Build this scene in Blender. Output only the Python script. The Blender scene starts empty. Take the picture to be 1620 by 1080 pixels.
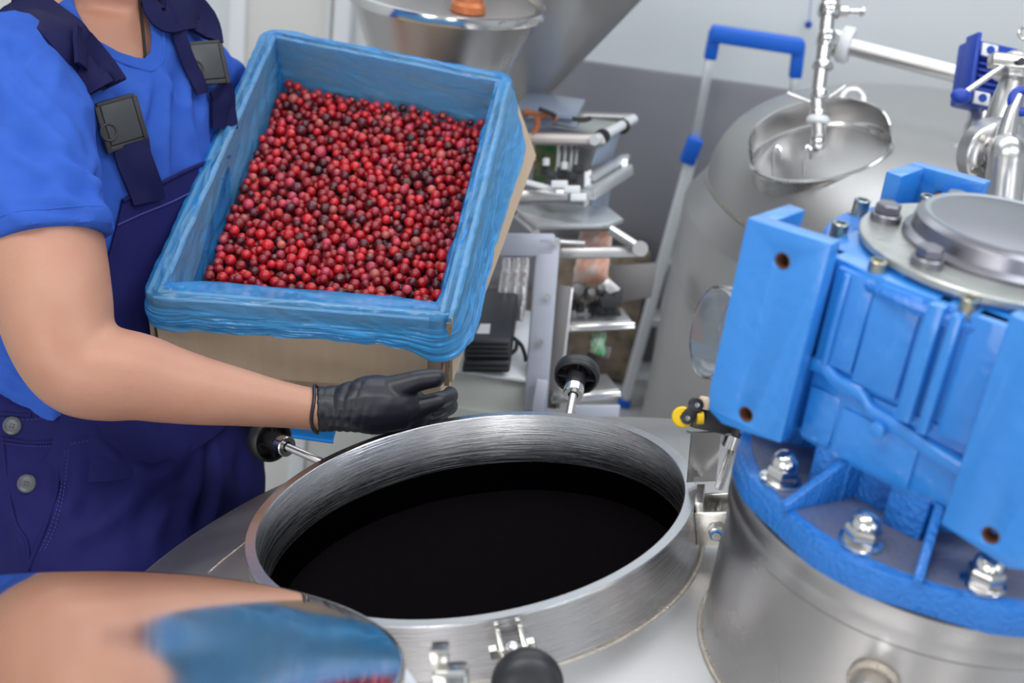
import bpy, bmesh, math, random
import numpy as np
from mathutils import Vector, Matrix, noise
from mathutils.bvhtree import BVHTree
random.seed(7); RNG = np.random.default_rng(7)
SC = bpy.context.scene; COL = SC.collection
PI = math.pi
# ------------------------------------------------------------------ camera, world, lights, exposure
F = 2000.0; CAMZ = 1.8
_p, _r = math.radians(26), math.radians(8)
_f = Vector((0, math.cos(_p), -math.sin(_p))); _u0 = Vector((0, math.sin(_p), math.cos(_p))); _r0 = Vector((1, 0, 0))
RT = math.cos(_r)*_r0 + math.sin(_r)*_u0; UP = -math.sin(_r)*_r0 + math.cos(_r)*_u0; FW = _f
cam_d = bpy.data.cameras.new('camera'); cam = bpy.data.objects.new('camera', cam_d); COL.objects.link(cam)
cam.matrix_world = Matrix(((RT.x, UP.x, -FW.x, 0), (RT.y, UP.y, -FW.y, 0), (RT.z, UP.z, -FW.z, CAMZ), (0, 0, 0, 1)))
cam_d.sensor_width = 36; cam_d.lens = F/1620*36; cam_d.clip_start = .05
cam_d.dof.use_dof = True; cam_d.dof.focus_distance = 1.40; cam_d.dof.aperture_fstop = 5.0
SC.camera = cam
SC.view_settings.view_transform = 'Standard'; SC.view_settings.look = 'None'
SC.view_settings.gamma = 1; SC.view_settings.use_curve_mapping = False
SC.view_settings.exposure = 0.08
wd = bpy.data.worlds.new('world'); SC.world = wd; wd.use_nodes = True
wd.node_tree.nodes['Background'].inputs[0].default_value = (.80, .88, 1, 1)
wd.node_tree.nodes['Background'].inputs[1].default_value = .2
def area(name, loc, target, sx, sy, power, col):
    l = bpy.data.lights.new(name, 'AREA'); l.shape = 'RECTANGLE'; l.size = sx; l.size_y = sy; l.energy = power; l.color = col
    o = bpy.data.objects.new(name, l); COL.objects.link(o); o.location = loc
    o.rotation_euler = (Vector(target)-Vector(loc)).to_track_quat('-Z', 'Y').to_euler(); return o
area('ceiling_panel_light', (-.7, .4, 3.1), (-.7, .4, 0), 1.6, .7, 25, (1, .97, .93))
area('ceiling_panel_light', (1.3, .6, 3.1), (1.3, .6, 0), 1.6, .7, 24, (.95, .97, 1))
area('ceiling_panel_light', (.2, 2.6, 3.1), (.2, 2.6, 0), 3.2, 1.4, 34, (.92, .96, 1))
area('added_front_light', (-1.15, -2.9, 1.6), (-.2, 1, 1.1), 1.1, 1.9, 21, (1, 1, 1))  # added behind the camera to brighten and streak the steel; no window there
area('added_front_light', (1.0, -2.9, 1.6), (.2, 1, 1.1), 1.0, 1.9, 19, (1, 1, 1))  # second added lamp, the gap between the pair shapes the steel reflections
area('added_front_light', (-1.3, -1.6, 1.75), (-.1, 1.3, 1.1), 1.6, 1.5, 19, (1, .98, .96))  # added soft fill from the left, inside the room, no window
area('added_front_light', (2.4, -1.2, 2.1), (.4, 1.2, 1.1), 1.4, 1.4, 15, (.90, .95, 1))  # added soft fill from the right, inside the room, no window

# ------------------------------------------------------------------ helpers
def W(px, py, d):
    """point seen at a photograph pixel, at view depth d (metres)"""
    v = (FW + RT*((px-810)/F) - UP*((py-540)/F))*d
    return Vector((v.x, v.y, v.z+CAMZ))
def raydir(px, py): return (FW + RT*((px-810)/F) - UP*((py-540)/F)).normalized()
CAMP = Vector((0, 0, CAMZ))
def Wy(px, py, y):
    r = raydir(px, py); return CAMP + r*(y/r.y)
def Wz(px, py, z):
    r = raydir(px, py); return CAMP + r*((z-CAMZ)/r.z)

def nodes_of(m):
    m.use_nodes = True; nt = m.node_tree; return nt, nt.nodes['Principled BSDF']
def mat(name, col, rough=.5, metal=0.0, bump=None, var=None, coat=0, spec=None, sub=0, trans=0, ior=None, rvar=None, aniso=0):
    """bump=(scale xyz tuple or float, strength, distance), var=(scale, amount, colour2)"""
    m = bpy.data.materials.new(name); nt, b = nodes_of(m)
    b.inputs['Base Color'].default_value = (*col, 1); b.inputs['Roughness'].default_value = rough; b.inputs['Metallic'].default_value = metal
    if coat: b.inputs['Coat Weight'].default_value = coat; b.inputs['Coat Roughness'].default_value = .13
    if spec is not None: b.inputs['Specular IOR Level'].default_value = spec
    if sub:
        b.inputs['Subsurface Weight'].default_value = sub; b.inputs['Subsurface Radius'].default_value = (.012, .005, .003); b.inputs['Subsurface Scale'].default_value = .5
    if trans: b.inputs['Transmission Weight'].default_value = trans
    if ior: b.inputs['IOR'].default_value = ior
    if aniso: b.inputs['Anisotropic'].default_value = aniso
    tc = nt.nodes.new('ShaderNodeTexCoord')
    def nz(scale, detail=4):
        mp = nt.nodes.new('ShaderNodeMapping'); nt.links.new(tc.outputs['Object'], mp.inputs[0])
        s = scale if isinstance(scale, tuple) else (scale,)*3
        mp.inputs['Scale'].default_value = s
        n = nt.nodes.new('ShaderNodeTexNoise'); n.inputs['Scale'].default_value = 1; n.inputs['Detail'].default_value = detail
        nt.links.new(mp.outputs[0], n.inputs['Vector']); return n
    if bump:
        n = nz(bump[0]); bp = nt.nodes.new('ShaderNodeBump'); bp.inputs['Strength'].default_value = bump[1]
        bp.inputs['Distance'].default_value = bump[2]; nt.links.new(n.outputs['Fac'], bp.inputs['Height']); nt.links.new(bp.outputs[0], b.inputs['Normal'])
    if var:
        n = nz(var[0]); mx = nt.nodes.new('ShaderNodeMix'); mx.data_type = 'RGBA'
        rp = nt.nodes.new('ShaderNodeMapRange'); rp.inputs[1].default_value = .35; rp.inputs[2].default_value = .7; rp.inputs[4].default_value = var[1]
        nt.links.new(n.outputs['Fac'], rp.inputs[0]); nt.links.new(rp.outputs[0], mx.inputs[0])
        mx.inputs[6].default_value = (*col, 1); mx.inputs[7].default_value = (*var[2], 1); nt.links.new(mx.outputs[2], b.inputs['Base Color'])
    if rvar:
        n = nz(rvar[0]); rp = nt.nodes.new('ShaderNodeMapRange'); rp.inputs[1].default_value = .3; rp.inputs[2].default_value = .7
        rp.inputs[3].default_value = rvar[1]; rp.inputs[4].default_value = rvar[2]
        nt.links.new(n.outputs['Fac'], rp.inputs[0]); nt.links.new(rp.outputs[0], b.inputs['Roughness'])
    return m

class MB:
    """collects shapes into one mesh"""
    def __init__(s): s.v = []; s.f = []
    def add(s, vs, fs):
        o = len(s.v); s.v += [Vector(v) for v in vs]; s.f += [tuple(i+o for i in f) for f in fs]; return s
    def box(s, c, size, rot=None):
        c = Vector(c); h = Vector(size)/2; M = rot if rot is not None else Matrix.Identity(3)
        vs = [c + M @ Vector((x*h.x, y*h.y, z*h.z)) for x in (-1, 1) for y in (-1, 1) for z in (-1, 1)]
        return s.add(vs, [(0, 1, 3, 2), (4, 6, 7, 5), (0, 4, 5, 1), (2, 3, 7, 6), (0, 2, 6, 4), (1, 5, 7, 3)])
    def hexa(s, a, b):
        """a, b: two quads (4 points each) joined as a solid"""
        return s.add(list(a)+list(b), [(3, 2, 1, 0), (4, 5, 6, 7), (0, 1, 5, 4), (1, 2, 6, 5), (2, 3, 7, 6), (3, 0, 4, 7)])
    def lathe(s, prof, o=(0, 0, 0), ax=(0, 0, 1), n=48, a0=0, caps=True):
        """prof: (radius, height) list along axis"""
        o = Vector(o); ax = Vector(ax).normalized(); q = ax.to_track_quat('Z', 'Y').to_matrix()
        vs = []; fs = []; rings = []
        for r, h in prof:
            if r < 1e-7: rings.append([len(vs)]); vs.append(o+ax*h)
            else:
                rings.append(list(range(len(vs), len(vs)+n)))
                vs += [o + ax*h + q @ Vector((r*math.cos(a0+2*PI*k/n), r*math.sin(a0+2*PI*k/n), 0)) for k in range(n)]
        for A, B in zip(rings, rings[1:]):
            for k in range(n):
                k2 = (k+1) % n
                if len(A) == 1 and len(B) == 1: continue
                if len(A) == 1: fs.append((A[0], B[k2], B[k]))
                elif len(B) == 1: fs.append((A[k], A[k2], B[0]))
                else: fs.append((A[k], A[k2], B[k2], B[k]))
        if caps and len(rings[0]) > 1 and tuple(prof[0]) != tuple(prof[-1]): fs.append(tuple(reversed(rings[0])))
        if caps and len(rings[-1]) > 1 and tuple(prof[0]) != tuple(prof[-1]): fs.append(tuple(rings[-1]))
        return s.add(vs, fs)
    def cyl(s, p0, p1, r, r1=None, n=24):
        p0 = Vector(p0); p1 = Vector(p1); r1 = r if r1 is None else r1
        return s.lathe([(r, 0), (r1, (p1-p0).length)], p0, p1-p0, n)
    def torus(s, o, ax, R, r, n=64, m=8):
        return s.lathe([(R+r*math.cos(2*PI*k/m), r*math.sin(2*PI*k/m)) for k in range(m+1)], o, ax, n, caps=False)
    def tube(s, pts, rad, n=12, closed=False, flat=1.0, fdir=None):
        pts = [Vector(p) for p in pts]; m = len(pts); rad = rad if hasattr(rad, '__len__') else [rad]*m
        T = [(pts[min(i+1, m-1)]-pts[max(i-1, 0)]).normalized() for i in range(m)]
        u = Vector(fdir) if fdir is not None else (Vector((0, 0, 1)) if abs(T[0].z) < .9 else Vector((1, 0, 0)))
        vs = []; fs = []
        for i in range(m):
            u = (u - T[i]*u.dot(T[i])).normalized(); w = T[i].cross(u)
            vs += [pts[i] + (u*math.cos(2*PI*k/n)*flat + w*math.sin(2*PI*k/n))*rad[i] for k in range(n)]
        for i in range(m-1):
            for k in range(n):
                k2 = (k+1) % n; fs.append((i*n+k, i*n+k2, (i+1)*n+k2, (i+1)*n+k))
        fs.append(tuple(reversed(range(n)))); fs.append(tuple(range((m-1)*n, m*n)))
        return s.add(vs, fs)
    def prism(s, poly, vec):
        n = len(poly); vec = Vector(vec); poly = [Vector(p) for p in poly]
        return s.add(poly+[p+vec for p in poly], [tuple(reversed(range(n))), tuple(range(n, 2*n))] + [(k, (k+1) % n, n+(k+1) % n, n+k) for k in range(n)])
    def ball(s, c, r, n=16, m=10, sc=(1, 1, 1), rot=None):
        M = rot if rot is not None else Matrix.Identity(3); c = Vector(c); vs = []; fs = []
        vs.append(c+M@Vector((0, 0, r*sc[2])))
        for i in range(1, m):
            th = PI*i/m
            vs += [c+M@Vector((r*sc[0]*math.sin(th)*math.cos(2*PI*k/n), r*sc[1]*math.sin(th)*math.sin(2*PI*k/n), r*sc[2]*math.cos(th))) for k in range(n)]
        vs.append(c-M@Vector((0, 0, r*sc[2]))); L = len(vs)-1
        for k in range(n):
            k2 = (k+1) % n; fs.append((0, 1+k, 1+k2)); fs.append((L, 1+(m-2)*n+k2, 1+(m-2)*n+k))
            for i in range(m-2): fs.append((1+i*n+k, 1+(i+1)*n+k, 1+(i+1)*n+k2, 1+i*n+k2))
        return s.add(vs, fs)
    def sheet(s, grid, thick=0):
        """grid of points rows x cols; thickness along normals"""
        R = len(grid); C = len(grid[0]); vs = [Vector(p) for row in grid for p in row]; fs = []
        for i in range(R-1):
            for j in range(C-1): fs.append((i*C+j, i*C+j+1, (i+1)*C+j+1, (i+1)*C+j))
        if thick:
            nr = []
            for i in range(R):
                for j in range(C):
                    a = vs[i*C+min(j+1, C-1)]-vs[i*C+max(j-1, 0)]; b = vs[min(i+1, R-1)*C+j]-vs[max(i-1, 0)*C+j]
                    nr.append(a.cross(b).normalized())
            N = len(vs); vs = vs+[v-n*thick for v, n in zip(vs, nr)]
            fs += [tuple(N+k for k in reversed(f)) for f in fs[:]]
            for i in range(R-1): fs.append((i*C, (i+1)*C, N+(i+1)*C, N+i*C)); fs.append((i*C+C-1, N+i*C+C-1, N+(i+1)*C+C-1, (i+1)*C+C-1))
            for j in range(C-1): fs.append((j, N+j, N+j+1, j+1)); k = (R-1)*C+j; fs.append((k, k+1, N+k+1, N+k))
        return s.add(vs, fs)
    def mesh(s, name):
        me = bpy.data.meshes.new(name); me.from_pydata([tuple(v) for v in s.v], [], s.f); me.validate(); me.update(); return me

def finish(me, smooth=38):
    bm = bmesh.new(); bm.from_mesh(me); bmesh.ops.recalc_face_normals(bm, faces=bm.faces); bm.to_mesh(me); bm.free()
    if smooth:
        me.polygons.foreach_set('use_smooth', [True]*len(me.polygons)); me.set_sharp_from_angle(angle=math.radians(smooth))
def obj(name, mb, m, parent=None, bevel=0, smooth=38, world=True, kind=None, label=None):
    """one mesh object; world=True: vertices are world coordinates, moved into the parent's frame"""
    me = mb.mesh(name) if isinstance(mb, MB) else mb
    if bevel:
        bm = bmesh.new(); bm.from_mesh(me); bmesh.ops.recalc_face_normals(bm, faces=bm.faces)
        es = [e for e in bm.edges if len(e.link_faces) == 2 and e.calc_face_angle(0) > .5]
        bmesh.ops.bevel(bm, geom=es, offset=bevel, segments=2, profile=.5, affect='EDGES', clamp_overlap=True)
        bm.to_mesh(me); bm.free()
    finish(me, smooth)
    if parent is not None and world: me.transform(frame(parent).inverted())
    if parent is None and world:
        # origin at the middle of the mesh's base
        n = len(me.vertices); co = np.empty(n*3); me.vertices.foreach_get('co', co); co = co.reshape(-1, 3)
        c = Vector(((co[:, 0].min()+co[:, 0].max())/2, (co[:, 1].min()+co[:, 1].max())/2, co[:, 2].min()))
        me.transform(Matrix.Translation(-c))
    o = bpy.data.objects.new(name, me); COL.objects.link(o)
    if parent is None and world: o.location = c
    if m is not None:
        me.materials.clear(); me.materials.append(m)
    if parent is not None: o.parent = parent
    if kind: o['kind'] = kind
    if label: o['label'] = label
    return o
FR = {}
def frame(o):
    if o.name in FR: return FR[o.name]
    if o.parent is not None: return frame(o.parent)
    return Matrix.Translation(o.location)
def thing(name, label, cat, loc=(0, 0, 0), rotz=0, group=None):
    o = bpy.data.objects.new(name, None); COL.objects.link(o); o.location = loc; o.rotation_euler = (0, 0, rotz); o.empty_display_size = .05
    o['label'] = label; o['category'] = cat
    if group: o['group'] = group
    FR[o.name] = Matrix.Translation(Vector(loc)) @ Matrix.Rotation(rotz, 4, 'Z'); return o
def tag(o, label, cat, group=None):
    o['label'] = label; o['category'] = cat
    if group: o['group'] = group
    return o
def struct(name, mb, m, parent=None, **k):
    o = obj(name, mb, m, parent, **k)
    if parent is None: o['kind'] = 'structure'
    return o
def evaluated(o):
    dg = bpy.context.evaluated_depsgraph_get(); dg.update()
    me = bpy.data.meshes.new_from_object(o.evaluated_get(dg)); return me
def remesh(mb, vox, smooth_it=4, fac=.5, name='m'):
    me = mb.mesh(name); bm = bmesh.new(); bm.from_mesh(me); bmesh.ops.recalc_face_normals(bm, faces=bm.faces); bm.to_mesh(me); bm.free()
    o = bpy.data.objects.new('tmp', me); COL.objects.link(o)
    r = o.modifiers.new('r', 'REMESH'); r.mode = 'VOXEL'; r.voxel_size = vox
    if smooth_it: s = o.modifiers.new('s', 'SMOOTH'); s.iterations = smooth_it; s.factor = fac
    out = evaluated(o); bpy.data.objects.remove(o); out.name = name; return out
def boolean(me, cutter_mb, name='m', op='DIFFERENCE', solver='EXACT'):
    o = bpy.data.objects.new('tmp', me); COL.objects.link(o)
    cm = cutter_mb.mesh('c'); finish(cm, 0); c = bpy.data.objects.new('cut', cm); COL.objects.link(c)
    b = o.modifiers.new('b', 'BOOLEAN'); b.object = c; b.operation = op; b.solver = solver
    out = evaluated(o); bpy.data.objects.remove(o); bpy.data.objects.remove(c); out.name = name; return out
def smooth_path(pts, n=8):
    pts = [Vector(p) for p in pts]; out = []
    for i in range(len(pts)-1):
        p0 = pts[max(i-1, 0)]; p1 = pts[i]; p2 = pts[i+1]; p3 = pts[min(i+2, len(pts)-1)]
        for k in range(n):
            t = k/n; out.append(.5*((2*p1)+(p2-p0)*t+(2*p0-5*p1+4*p2-p3)*t*t+(3*p1-p0-3*p2+p3)*t**3))
    out.append(pts[-1]); return out
def smooth_vals(v, n=8):
    return [p.x for p in smooth_path([Vector((a, 0, 0)) for a in v], n)]
def bvh_of(me, M=None):
    M = M or Matrix.Identity(4)
    return BVHTree.FromPolygons([M @ v.co for v in me.vertices], [tuple(p.vertices) for p in me.polygons])
def displace(me, fn):
    """move every vertex along its normal by fn(position, normal)"""
    n = len(me.vertices); co = np.empty(n*3, np.float32); nr = np.empty(n*3, np.float32)
    me.vertices.foreach_get('co', co); me.vertices.foreach_get('normal', nr); co = co.reshape(-1, 3); nr = nr.reshape(-1, 3)
    d = np.array([fn(Vector(c), Vector(m)) for c, m in zip(co.tolist(), nr.tolist())], np.float32)
    me.vertices.foreach_set('co', (co+nr*d[:, None]).ravel()); me.update()
def reframe(o, M):
    """give an object its own axes (for grain that follows its shape)"""
    o.data.transform((frame(o.parent) if o.parent else Matrix.Identity(4)) if False else M.inverted()); o.matrix_local = M
def rotaxes(x, z):
    x = Vector(x).normalized(); z = Vector(z); z = (z-x*z.dot(x)).normalized(); y = z.cross(x)
    return Matrix((x, y, z)).transposed()
def beam(mb, p0, p1, w, h, up=(0, 0, 1)):
    p0 = Vector(p0); p1 = Vector(p1); return mb.box((p0+p1)/2, ((p1-p0).length, w, h), rotaxes(p1-p0, up))

# ------------------------------------------------------------------ materials
M_wallW = mat('wall_white', (.74, .78, .80), .55, bump=(60, .05, .01))
M_wallL = mat('panel_white', (.78, .77, .75), .4)
M_dado = mat('stainless_dado', (.36, .36, .40), .42, .75, rvar=((1.5, 1, .8), .34, .5), var=((2.5, 2.5, 1.2), .5, (.27, .27, .31)))
M_floor = mat('floor_grey', (.50, .49, .49), .35, bump=(40, .1, .005), var=(3, .5, (.42, .41, .41)))
M_steel = mat('steel_satin', (.62, .61, .61), .30, 1, rvar=(9, .24, .36), bump=(260, .04, .001))
M_steelD = mat('steel_dome', (.49, .48, .475), .42, 1, rvar=(5, .38, .50), bump=(120, .03, .002), var=(3, .35, (.45, .435, .43)))
M_brush = mat('steel_brushed', (.60, .60, .62), .28, 1, bump=((14, 14, 900), .32, .0012), rvar=((9, 9, 500), .18, .36))
M_chrome = mat('steel_polished', (.70, .69, .68), .14, 1)
M_bolt = mat('steel_bolt', (.66, .64, .60), .22, 1, bump=(300, .05, .001))
M_weld = mat('weld_bead', (.62, .58, .53), .4, 1, bump=(420, .7, .004), var=(60, .6, (.40, .33, .24)))
M_mirror = mat('lid_mirror', (.86, .84, .82), .045, 1, rvar=(7, .03, .08))
M_black = mat('black_plastic', (.016, .016, .019), .42, bump=(500, .15, .001))
M_blackS = mat('black_satin', (.03, .03, .034), .55)
M_dark = mat('interior_shade', (.0045, .0038, .0045), .9, bump=(700, .6, .003), spec=0)  # near-black colour stands in for the shade inside the tank
M_throat = mat('throat_shade', (.001, .001, .001), .9, spec=0)  # black colour stands in for unlit steel below the collar
M_blue = mat('gear_blue', (.022, .215, .66), .36, coat=.7, bump=(55, .28, .006), var=(6, .45, (.03, .26, .72)))
M_blueR = mat('gear_blue_cast', (.014, .18, .62), .36, coat=.3, bump=(260, .8, .005))
M_flangetop = mat('flange_grey_blue', (.10, .14, .27), .5, bump=(160, .35, .004), var=(14, .9, (.15, .145, .17)))
M_ltgrey = mat('cover_light', (.46, .48, .46), .32, .6, bump=(90, .2, .004), var=(10, .6, (.38, .40, .38)))
M_capgrey = mat('cap_dark_steel', (.23, .23, .26), .32, .85, bump=((30, 30, 260), .1, .002))
M_captop = mat('cap_top_steel', (.42, .45, .48), .28, .9)
M_brass = mat('screw_brass', (.50, .44, .30), .3, .9, var=(120, .8, (.05, .22, .40)))
M_rust = mat('rusty_hole', (.16, .06, .03), .8, bump=(300, .6, .004))
M_clear = mat('clear_plastic', (.97, .99, 1), .04, trans=1, ior=1.25)
M_yellow = mat('yellow_roller', (.85, .56, .01), .4)
M_skin = mat('skin', (.47, .245, .165), .46, sub=.12, bump=(420, .18, .002), var=(16, .7, (.45, .20, .135)))
M_lip = mat('lip', (.45, .16, .13), .45)
M_hair = mat('hair', (.035, .02, .014), .5, bump=((200, 200, 20), .8, .01))
M_shirt = mat('tshirt_blue', (.030, .098, .46), .9, bump=((900, 900, 700), .25, .0015), var=(30, .4, (.045, .13, .53)), spec=.2)
M_navy = mat('overall_navy', (.012, .0125, .088), .72, bump=((700, 900, 700), .3, .0012), var=(16, .5, (.016, .017, .112)), spec=.12)
M_navyS = mat('strap_navy', (.009, .0095, .060), .7, spec=.15, bump=(900, .3, .001))
M_stitch = mat('stitch', (.045, .05, .26), .8)
M_button = mat('button_grey', (.075, .085, .10), .35)
M_buckle = mat('buckle', (.050, .055, .060), .42)
M_cord = mat('cord', (.02, .014, .012), .8)
M_glove = mat('glove_black', (.012, .013, .021), .42, bump=(60, .12, .004), spec=.5)
M_card = mat('cardboard', (.60, .455, .325), .85, bump=((170, 3, 3), .18, .003), var=((70, 8, 8), .5, (.53, .395, .275)))
M_cardin = mat('cardboard_inner', (.26, .17, .105), .9)
M_cardedge = mat('cardboard_edge', (.36, .26, .17), .9, bump=(400, .8, .004))
M_tape = mat('tape_blue', (.02, .25, .70), .35)
M_alu = mat('aluminium', (.70, .73, .76), .35, .7)
M_lblue = mat('ladder_blue', (.006, .14, .72), .4)
M_wht = mat('white_plastic', (.86, .89, .92), .4)
M_lav = mat('frame_lavender', (.46, .49, .58), .4, .1)
M_dsteel = mat('machine_dark_steel', (.20, .19, .19), .5, .6)
M_msteel = mat('machine_steel', (.56, .55, .55), .34, .8)
M_pink = mat('anodised_rail', (.60, .53, .52), .4, .5)
M_film = mat('film_grey_blue', (.36, .43, .56), .35)
M_pcb = mat('circuit_green', (.03, .16, .07), .5, var=(60, .9, (.35, .28, .12)))
M_orange = mat('orange_cable', (.55, .16, .06), .5)
M_pouch = mat('pouch_print', (.80, .72, .68), .3, var=(22, 1, (.85, .22, .05)))
M_pouchG = mat('pouch_green', (.55, .72, .58), .3, var=(40, 1, (.05, .50, .16)))
M_cab = mat('cabinet_white', (.70, .74, .69), .45)
M_dbox = mat('control_box', (.03, .032, .045), .5)
M_blueM = mat('motor_blue', (.012, .055, .42), .4)
M_palletpat = mat('printed_board', (.36, .28, .20), .8, var=(26, 1, (.12, .10, .08)))
M_silver = mat('pouch_silver', (.72, .70, .72), .2, .6, bump=((40, 40, 4), .8, .02))
M_cream = mat('gasket_white', (.74, .75, .80), .5)

# bag film: thin blue polythene
M_bag = bpy.data.materials.new('blue_film')
nt, b = nodes_of(M_bag)
b.inputs['Base Color'].default_value = (.055, .44, 1, 1); b.inputs['Roughness'].default_value = .20; b.inputs['Specular IOR Level'].default_value = .9
tr = nt.nodes.new('ShaderNodeBsdfTransparent'); tr.inputs[0].default_value = (.60, .80, 1, 1)
tl = nt.nodes.new('ShaderNodeBsdfTranslucent'); tl.inputs[0].default_value = (.18, .55, 1, 1)
mx1 = nt.nodes.new('ShaderNodeMixShader'); mx1.inputs[0].default_value = .22
mx2 = nt.nodes.new('ShaderNodeMixShader'); out = nt.nodes['Material Output']
nt.links.new(b.outputs[0], mx1.inputs[1]); nt.links.new(tl.outputs[0], mx1.inputs[2])
at_ = nt.nodes.new('ShaderNodeAttribute'); at_.attribute_name = 'film'
nt.links.new(at_.outputs['Fac'], mx2.inputs[0]); nt.links.new(tr.outputs[0], mx2.inputs[1]); nt.links.new(mx1.outputs[0], mx2.inputs[2])
nt.links.new(mx2.outputs[0], out.inputs['Surface'])
tc = nt.nodes.new('ShaderNodeTexCoord'); mp = nt.nodes.new('ShaderNodeMapping'); mp.inputs['Scale'].default_value = (14, 22, 46); mp.inputs['Rotation'].default_value = (.3, .6, .2)
nt.links.new(tc.outputs['Object'], mp.inputs[0]); nz = nt.nodes.new('ShaderNodeTexNoise'); nz.inputs['Scale'].default_value = 1; nz.inputs['Detail'].default_value = 3; nz.inputs['Distortion'].default_value = 1.2
nt.links.new(mp.outputs[0], nz.inputs['Vector']); bp = nt.nodes.new('ShaderNodeBump'); bp.inputs['Strength'].default_value = .55; bp.inputs['Distance'].default_value = .006
nt.links.new(nz.outputs['Fac'], bp.inputs['Height']); nt.links.new(bp.outputs[0], b.inputs['Normal']); nt.links.new(bp.outputs[0], tl.inputs['Normal'])

# berries: colour per berry, tan scar at the crown
M_berry = bpy.data.materials.new('berry'); nt, b = nodes_of(M_berry)
a1 = nt.nodes.new('ShaderNodeAttribute'); a1.attribute_name = 'berry_col'
nn = nt.nodes.new('ShaderNodeTexNoise'); nn.inputs['Scale'].default_value = 220; tcb = nt.nodes.new('ShaderNodeTexCoord'); nt.links.new(tcb.outputs['Object'], nn.inputs['Vector'])
mr = nt.nodes.new('ShaderNodeMapRange'); mr.inputs[1].default_value = .52; mr.inputs[2].default_value = .75; mr.inputs[4].default_value = .13
nt.links.new(nn.outputs['Fac'], mr.inputs[0]); mxb = nt.nodes.new('ShaderNodeMix'); mxb.data_type = 'RGBA'
nt.links.new(mr.outputs[0], mxb.inputs[0]); nt.links.new(a1.outputs['Color'], mxb.inputs[6]); mxb.inputs[7].default_value = (.75, .28, .30, 1)
nt.links.new(mxb.outputs[2], b.inputs['Base Color']); b.inputs['Roughness'].default_value = .34; b.inputs['Coat Weight'].default_value = .2
b.inputs['Subsurface Weight'].default_value = .15; b.inputs['Subsurface Radius'].default_value = (.004, .001, .001); b.inputs['Subsurface Scale'].default_value = .6

# ------------------------------------------------------------------ room
YW = 3.6; ZD = .96
struct('floor', MB().box((.5, .2, -.05), (8, 7.2, .1)), M_floor)
struct('ceiling', MB().box((.5, .2, 3.25), (8, 7.2, .1)), M_wallW)
struct('wall_back', MB().box((.5, YW+.06, 1.6), (8, .12, 3.2)), M_wallW)
struct('wall_left', MB().box((-3.05, .2, 1.6), (.1, 7.2, 3.2)), M_wallW)
struct('wall_right', MB().box((4.05, .2, 1.6), (.1, 7.2, 3.2)), M_wallW)
struct('wall_front', MB().box((.5, -3.35, 1.6), (8, .1, 3.2)), mat('wall_grey', (.58, .58, .60), .5))
dz = struct('trim_1', MB().box((2.2, YW-.01, ZD/2), (4.6, .02, ZD)), M_dado, bevel=.003)
struct('trim_2', MB().box((2.2, YW-.025, .12), (4.6, .05, .24)), M_dsteel, bevel=.004)
# white door with frame on the left part of the back wall
xs0 = Wy(385, 20, YW).x; xs1 = Wy(548, 20, YW).x
dr = struct('door_1', MB().box(((xs0+xs1)/2, YW-.02, 1.2), (xs1-xs0-.01, .04, 2.4)), M_wallL, bevel=.004)
fr = MB()
for x in (xs0, xs1): fr.box((x, YW-.035, 1.22), (.045, .07, 2.44))
fr.box(((xs0+xs1)/2, YW-.035, 2.44), (xs1-xs0+.045, .07, .045))
struct('trim_3', fr, M_wht, bevel=.004)
struct('trim_4', MB().box((Wy(526, 20, YW).x, YW-.03, 1.2), (.012, .06, 2.4)), M_wallW, bevel=.002)
struct('trim_5', MB().box((-1.9, YW-.02, 1.2), (1.0, .04, 2.4)), M_wallL, bevel=.004)

# ------------------------------------------------------------------ mixing tank
AX = Vector((.3645, .8999)); ZFL = 1.268               # agitator axis, underside of the blue flange
CC = Vector((-.0196, 1.0707, 1.0940)); CN = Vector((-.2512, .1006, .9627)).normalized()
RS = 1.496; ZS = -.385
tank = thing('mixing_tank', 'large stainless mixing tank with a wide open round manhole, full width of the foreground', 'tank', (AX.x, AX.y, 0))
prof = []
for k in range(40):
    r = .76*k/39; prof.append((r, ZS+math.sqrt(RS*RS-r*r)))
r0, z0 = prof[-1]
for k in range(1, 9):
    a = k/8*PI/2; prof.append((r0+.035*math.sin(a), z0-.05*(1-math.cos(a))-.012*k/8))
prof += [(r0+.035, .22), (r0+.0, .16), (.3, .10), (0, .06)]
mb = MB().lathe(prof, (AX.x, AX.y, 0), n=160)
cut = MB().lathe([(.2185, -.2), (.2185, .3)], CC, CN, n=96)
me = boolean(mb.mesh('dome'), cut, 'tank_shell')
me2 = boolean(me, MB().lathe([(.155, .9), (.155, 1.4)], (AX.x, AX.y, 0), n=64), 'tank_shell')
shell = obj('tank_shell', me2, M_steelD, tank, smooth=30)
for k in range(3):
    a = math.radians(40+120*k); p = Vector((AX.x+.6*math.cos(a), AX.y+.6*math.sin(a), 0))
    obj('leg', MB().cyl(p, p+Vector((0, 0, .16)), .04, n=24), M_steel, tank)
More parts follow.
